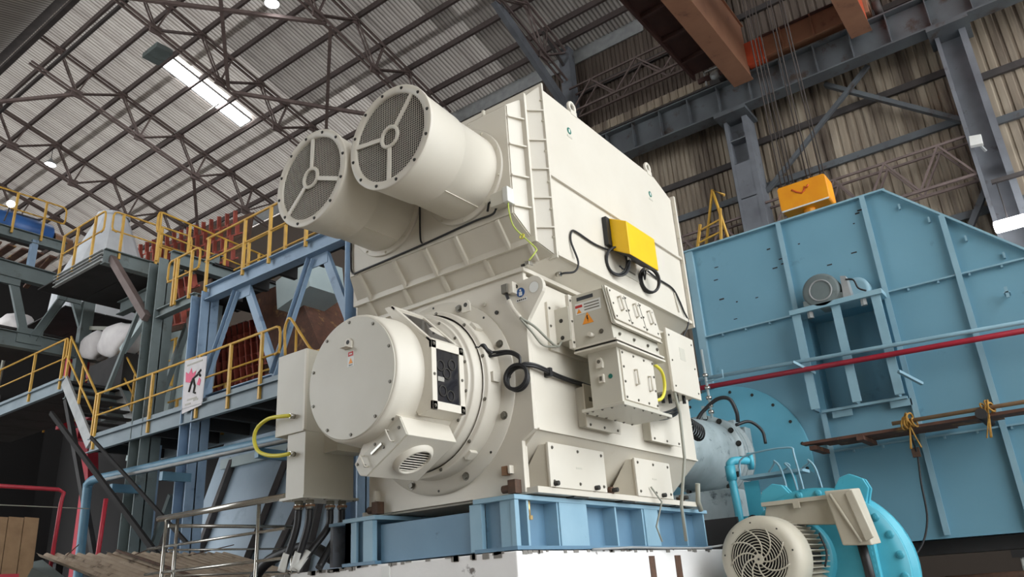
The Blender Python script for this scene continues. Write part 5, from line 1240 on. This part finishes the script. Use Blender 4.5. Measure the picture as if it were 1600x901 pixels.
# white hopper ---------------------------------------------------------------------------
hp = thing('hopper', 'white conical hopper standing behind the upper platform', 'hopper', (-18.6, 4.8, 9.47))
build(MB().lathe((-18.6,4.8,9.47), (0,0,1), [(0,1.4),(1.3,1.32),(3.55,.46),(3.65,.43)], 12, smooth=False, capend=True), 'cone', 'hopper_white', hp)
build(MB().lathe((-18.6,4.8,13.08), (0,0,1), [(0,.48),(.1,.48)], 12, smooth=False, capend=True), 'collar', 'hopper_white', hp)
# rusty pin grids ------------------------------------------------------------------------
def pin_grid(label, o, ux, uz, nx, nz, dx, dz, foot):
    o, ux, uz = V(o), V(ux), V(uz)
    t = thing('rust_grid', label, 'grid panel', o)
    n = uz.cross(ux).normalized()
    m = MB(); p = [o, o+ux*nx*dx, o+ux*nx*dx+uz*nz*dz, o+uz*nz*dz]
    m.hexa([x+n*.3 for x in p]+[x+n*.26 for x in p]); build(m, 'backing', 'rust', t)
    for e in (o, o+ux*nx*dx): build(MB().beam(V((e.x,e.y+.12,foot)), V((e.x,e.y+.12,e.z+.2)), .15, .15), 'leg', 'dark_steel', t)
    for j in range(nz):
        build(MB().beam(o+uz*(j*dz), o+uz*(j*dz)+ux*nx*dx, .03, .05), 'rail_bar', 'rust_red', t)
        for i in range(nx):
            q = o + ux*((i+.5*(j%2))*dx) + uz*(j*dz)
            build(MB().beam(q-n*.03, q+uz*dz*.8+ux*dx*.28-n*.16, .05, .12, up=n), 'pin', 'rust_red', t)
pin_grid('rust red grid of slanted bars behind the lower platform railing', (-14.3,5.6,6.3), (1,0,-.06), (.05,.1,1), 11, 7, .25, .32, 5.62)
pin_grid('rust red grid of slanted bars behind the upper yellow railings', (-20.5,6.6,11.4), (1,0,-.12), (0,.1,1), 14, 5, .42, .42, 9.47)
pin_grid('rust red grid of slanted bars right of the grey column', (-12.85,3.35,7.7), (1,0,-.1), (0,.1,1), 6, 4, .28, .28, 5.12)
# ducts -----------------------------------------------------------------------------------
dp = thing('pale_duct', 'pale grey green sloping duct behind the grey column', 'duct', (-14, 4.6, 5))
build(MB().hexa([(-15.6,4.5,5.2),(-13.2,4.5,5.2),(-13.2,5.2,5.2),(-15.6,5.2,5.2),(-14.95,4.5,8.8),(-12.95,4.5,8.8),(-12.95,5.2,8.8),(-14.95,5.2,8.8)]), 'shell', 'duct_pale', dp)
for k in range(3): build(MB().beam((-15.3+k*.75,4.46,5.2), (-14.75+k*.7,4.46,8.8), .07, .08), 'rib', 'steel_green', dp)
db = thing('blue_hopper', 'big blue grey ribbed hopper below the lower platform', 'hopper', (-10, 5, 0))
build(MB().hexa([(-13.6,4.2,0),(-4.5,4.2,0),(-4.5,8,0),(-13.6,8,0),(-12.6,5.4,5.6),(-4.5,5.4,5.6),(-4.5,8,5.6),(-12.6,8,5.6)]), 'shell', 'duct_blue', db)
for a, b in (((-12.0,4.8),(-12.9,.5)), ((-9.9,4.8),(-11.2,.5)), ((-9.0,4.0),(-10.6,.5)), ((-8.6,4.0),(-8.8,.5)), ((-6.6,4.8),(-7.0,.5))):
    ya = 4.2+1.2*a[1]/5.6; yb_ = 4.2+1.2*b[1]/5.6
    build(MB().beam((a[0],ya-.06,a[1]), (b[0],yb_-.06,b[1]), .16, .12), 'rib', 'steel_dark', db)
build(MB().beam((-12.4,5.14,4.7), (-5.0,5.14,4.7), .12, .22), 'belt', 'duct_pale', db)
dk = thing('chute', 'brown grey chute with pale hood under the blue frame top', 'chute', (-9, 5.5, 5.5))
build(MB().hexa([(-10.2,5.0,5.62),(-8.3,5.0,5.62),(-8.3,6.5,5.62),(-10.2,6.5,5.62),(-11.4,5.0,8.6),(-9.9,5.0,8.6),(-9.9,6.5,8.6),(-11.4,6.5,8.6)]), 'shell', 'plank_brown', dk)
build(MB().hexa([(-9.9,4.6,7.75),(-8.8,4.6,8.0),(-8.8,5.6,8.0),(-9.9,5.6,7.75),(-10.0,4.6,8.45),(-8.9,4.6,8.75),(-8.9,5.6,8.75),(-10.0,5.6,8.45)]), 'hood', 'duct_pale', dk)
# dark plant in the depth
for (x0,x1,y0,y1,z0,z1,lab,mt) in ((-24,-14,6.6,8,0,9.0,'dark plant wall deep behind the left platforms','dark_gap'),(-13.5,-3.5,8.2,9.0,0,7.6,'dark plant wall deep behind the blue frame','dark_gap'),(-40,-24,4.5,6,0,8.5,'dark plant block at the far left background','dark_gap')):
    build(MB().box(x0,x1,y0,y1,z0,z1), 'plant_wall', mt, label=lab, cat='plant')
# red machine bits
rm = thing('red_machine', 'red steel uprights behind the left platform railing', 'machine frame', (-19.5, 4.6, 4))
for (x, z0, z1, w) in ((-20.2,6.77,9.35,.3),(-19.4,6.77,9.3,.22),(-18.5,6.77,7.4,.3)): build(MB().box(x,x+w,4.7,4.95,z0,z1), 'upright', 'red_paint', rm)
build(MB().beam((-20.0,4.75,9.2), (-18.6,4.75,8.0), .12, .12), 'cross_bar', 'red_paint', rm)
build(MB().hexa([(-19.5,5.2,5.4),(-18.9,5.2,5.2),(-18.9,5.5,5.2),(-19.5,5.5,5.4),(-20.2,5.2,6.5),(-19.2,5.2,6.3),(-19.2,5.5,6.3),(-20.2,5.5,6.5)]), 'red_guard', 'red_paint', rm)
build(MB().box(-19.5,-19.2,5.3,5.45,0,5.4), 'guard_leg', 'red_paint', rm)
build(MB().box(-19.6,-19.3,4.95,5.35,6.4,6.72), 'guard_link', 'red_paint', rm)
build(MB().box(-18.6,-17.9,5.2,5.6,6.8,9.35), 'grey_tube', 'steel_green', rm)
build(MB().cyl((-17.6,5.2,6.8), (-17.6,5.2,9.35), .3, n=16), 'grey_tube', 'steel_green', rm)
# cloth covers ---------------------------------------------------------------------------
def blob(name, mt, label, c, s, seed, cat='cloth'):
    rnd = random.Random(seed); n, k = 16, 10; m = MB(); vs = []
    ph = [rnd.uniform(0,6.28) for _ in range(6)]
    for j in range(k+1):
        th = math.pi*j/k
        for i in range(n):
            a = 2*math.pi*i/n
            r = 1 + .12*math.sin(3*a+ph[0]+2*th) + .09*math.sin(5*a+ph[1]) * math.sin(th*3+ph[2]) + .06*math.sin(9*a+ph[3])
            e = .75
            cx = math.copysign(abs(math.cos(a))**e, math.cos(a)); sx = math.copysign(abs(math.sin(a))**e, math.sin(a))
            vs.append((c[0]+s[0]*r*math.sin(th)**.7*cx, c[1]+s[1]*r*math.sin(th)**.7*sx, c[2]+s[2]*math.cos(th)*(1+.1*math.sin(2*a+ph[4]))))
    fs = [(j*n+i, j*n+(i+1)%n, (j+1)*n+(i+1)%n, (j+1)*n+i) for j in range(k) for i in range(n)]
    m.add(vs, [f[::-1] for f in fs], True); return build(m, name, mt, label=label, cat=cat)
blob('cloth_cover', 'white_cloth', 'large white cloth bundle wrapped over equipment by the stair', (-14.9,3.7,8.02), (.75,.35,.42), 2)
blob('cloth_cover', 'white_cloth', 'smaller white cloth bundle left of the large one', (-16.2,3.75,8.2), (.6,.3,.36), 5)
blob('cloth_cover', 'white_cloth', 'white cloth lump behind the left platform railing', (-18.1,3.9,7.0), (.5,.3,.22), 8)
blob('cloth_cover', 'white_cloth', 'white cloth bundle at the left edge of the picture', (-21.6,3.6,10.05), (.8,.4,.36), 9)
build(MB().cyl((-21.9,3.6,6.7), (-21.7,3.6,10.0), .05, n=8), 'cloth_pole', 'conduit', label='thin pole under the left edge cloth bundle', cat='pole')
build(MB().box(-16.0,-14.3,3.5,3.95,6.76,7.55), 'covered_box', 'dark_steel', label='dark equipment base under the large white cloth', cat='equipment')
build(MB().beam((-17,3.8,8.9), (-13.2,3.8,7.9), .06, .1), 'ladder_tray', 'conduit', label='grey cable tray passing behind the cloth bundles', cat='cable tray')

# pipes and rails low left ---------------------------------------------------------------
bp_ = thing('water_pipe', 'blue water pipe running under the lower platform and turning down', 'pipe', (-9, 1.95, 2))
build(MB().tube(spline([(-3.6,2.0,3.92),(-8,2.0,4.02),(-11.0,2.0,4.08),(-11.9,2.0,4.10),(-12.1,2.0,4.0),(-12.1,2.0,3.8),(-12.0,2.0,1.5)],6), .085, 12), 'pipe', 'pipe_blue', bp_)
build(MB().cyl((-11.2,1.85,4.0), (-4.2,1.85,3.86), .03, n=8), 'thin_pipe', 'stair_grey', bp_)
for x in (-11.0,-9.3,-6.6): build(MB().box(x-.05,x+.05,1.9,2.45,3.75,3.9), 'clamp', 'pipe_blue', bp_)
lc_ = thing('braced_steelwork', 'dark braced steel frame below the lower platform', 'steel frame', (-11, 2.6, 0))
hcol(lc_, -11.6, 2.9, 0, 4.8, .34, 'steel_blue')
for a, b in (((-10.6,3.7),(-11.4,2.2)), ((-10.4,3.7),(-9.6,2.2))): build(MB().beam((a[0],2.9,a[1]), (b[0],2.9,b[1]), .12, .1), 'diagonal', 'steel_green', lc_)
build(MB().beam((-13.0,1.5,5.55), (-8.4,1.5,2.4), .06, .09), 'raking_beam', 'dark_gap', label='dark raking beam crossing in front of the blue pipe', cat='beam')
build(MB().beam((-11.6,1.7,4.85), (-8.0,1.7,2.6), .04, .06), 'raking_beam', 'dark_gap', label='thin dark raking beam just right of the other', cat='beam')
rr = thing('red_railing', 'red pipe railing at the lower left edge', 'railing', (-8.6, -.4, 2.4))
build(MB().tube([(-8.6,-2.5,3.42),(-8.6,-.08,3.40),(-8.6,0,3.36),(-8.6,-.02,3.2),(-8.6,-.05,1.8)], .03, 8), 'rail', 'red_paint', rr)
build(MB().cyl((-8.6,-2.5,3.16), (-8.6,.4,3.14), .008, n=6), 'wire', 'conduit', rr)
build(MB().cyl((-8.6,.64,3.3), (-8.6,.6,1.8), .035, n=8), 'post', 'red_paint', rr)
build(MB().box(-7.3,-7.2,-1.6,-1.02,2.10,2.16), 'red_bar', 'red_paint', label='short red bar at the bottom left corner', cat='bar')
bu = thing('burlap_screen', 'brown burlap screen at the lower left corner', 'screen', (-8.2, -.95, 1.9))
for k in range(4): build(MB().hexa([(-8.2+.02*(k%2),-1.25+k*.2,1.9),(-8.15,-1.25+k*.2,1.9),(-8.15,-1.06+k*.2,1.9),(-8.2+.02*(k%2),-1.06+k*.2,1.9),(-8.25,-1.25+k*.2,2.95-.01*k),(-8.2,-1.25+k*.2,2.95),(-8.2,-1.06+k*.2,2.94),(-8.25,-1.06+k*.2,2.93)]), 'panel', 'burlap', bu)
# cement sheet lean-to ------------------------------------------------------------------
lt = thing('sheet_shed', 'low shed roof of dusty corrugated cement sheets at the lower left', 'shed', (-6.5, 2, 0))
cs = corrugated(1.05, 3.25, 7, .03, 6).mesh('sheet'); cs.materials.append(M['cement_sheet'])
for k in range(3):
    o = bpy.data.objects.new('sheet', cs); COL.objects.link(o)
    put(o, V((-8.6, .78+k*1.0, 2.48+.012*(k%2))), lt)
    # local y runs down-slope (+x), local x runs along -y
    rot = Matrix(((0, math.cos(.23), math.sin(.23)), (-1, 0, 0), (0, -math.sin(.23), math.cos(.23))))
    o.rotation_euler = rot.to_euler()
for y in (-.1,2.2):
    for x in (-8.4,-5.8): build(MB().box(x,x+.1,y,y+.1,0,2.34 if x < -8 else 1.7), 'leg', 'dark_steel', lt)
for k in range(3): build(MB().cyl((-8.35,.0+k*.9,2.40), (-8.35,.2+k*1.3,2.60), .008, n=5), 'hook_bolt', 'rust', lt)
build(MB().beam((-8.5,.85,2.53), (-5.6,.85,1.85), .03, .03), 'lap_strip', 'rust', lt)
build(MB().hexa([(-8.4,-.9,1.4),(-7.2,-.9,1.4),(-7.2,-.2,1.4),(-8.4,-.2,1.4),(-8.4,-.5,2.35),(-7.6,-.4,2.1),(-7.6,-.25,2.1),(-8.4,-.25,2.4)]), 'tarpaulin', 'steel_green', label='grey green tarpaulin fold beside the shed roof', cat='tarpaulin')
# stainless handrail ----------------------------------------------------------------------
sr = thing('stainless_railing', 'stainless steel handrail around the pedestal stair', 'railing', (-4, 0, 1.2))
build(MB().cyl((-5.12,-.45,2.62), (-2.78,-.45,2.61), .034, n=12), 'top_rail', 'stainless', sr)
build(MB().cyl((-4.95,-.42,2.53), (-4.75,1.3,2.53), .022, n=10), 'top_rail', 'stainless', sr)
for z in (2.30,2.02): build(MB().cyl((-5.3,-.45,z), (-2.78,-.45,z), .015, n=8), 'mid_rail', 'stainless', sr)
for z in (2.26,1.98): build(MB().cyl((-4.92,-.42,z), (-4.75,1.3,z), .012, n=8), 'mid_rail', 'stainless', sr)
for x, y in ((-4.95,-.45),(-4.80,-.40),(-3.22,-.45)): build(MB().cyl((x,y,1.0), (x,y,2.6), .020, n=10), 'post', 'stainless', sr)
build(MB().cyl((-4.76,1.2,1.0), (-4.76,1.2,2.53), .018, n=10), 'post', 'stainless', sr)
build(MB().box(-5.3,-2.7,-.6,1.4,.9,1.0), 'walkway_deck', 'dark_steel', label='dark stair landing beside the pedestal', cat='landing')
build(MB().tube(spline([(-2.8,.2,2.0),(-3.1,.1,2.15),(-3.6,.0,2.05),(-3.9,.0,1.85)]), .06, 10), 'black_duct_hose', 'rubber', label='thick black hose curving behind the power cables', cat='hose')
# yellow guard rail behind the cooler and ladder right of it ----------------------------------
railing('yellow guard rail peeking over the top of the cooler', (-5.4,4.6,9.0), (-2.95,4.6,9.0), (.1,.45,.8,.97), h=1.05, ends=(True,False), drop=.1)
build(MB().box(-5.6,-2.8,4.5,6.5,8.7,8.95), 'roof_walkway', 'steel_dark', label='dark walkway hidden behind the cooler top', cat='walkway')
ld = thing('yellow_ladder', 'yellow ladder with hooped top behind the cooler, left of the blue housing', 'ladder', (-1.5, 8, 7.2))
for (a, b) in (((-1.62,8.3,7.0),(-1.28,8.3,8.2)), ((-1.0,8.3,7.1),(-.82,8.3,8.4))):
    build(MB().beam(a, b, .045, .045), 'rail', 'yellow_rail', ld)
for k in range(5):
    f = k/4.5; p = V((-1.62,8.3,7.05)).lerp(V((-1.28,8.3,8.2)), f); q = V((-1.0,8.3,7.12)).lerp(V((-.84,8.3,8.3)), f); build(MB().beam(p, q, .03, .03), 'rung', 'yellow_rail', ld)
build(MB().tube([(-1.45,8.5,7.3),(-.98,8.5,8.95),(-.75,8.5,8.75)], .03, 6), 'hoop', 'yellow_rail', ld)
build(MB().tube([(-.98,8.5,8.95),(-.75,8.4,7.4)], .03, 6), 'hoop', 'yellow_rail', ld)
railing('short yellow rail between cooler and blue housing', (-2.6,8.0,7.6), (-1.9,8.4,7.2), (.05,.95), h=.9, drop=.1)
build(MB().beam((-3.4,8.6,7.75), (-1.9,8.6,7.3), .5, .3), 'sloped_duct', 'plank_brown', label='brown sloping beam behind the yellow ladder', cat='beam')
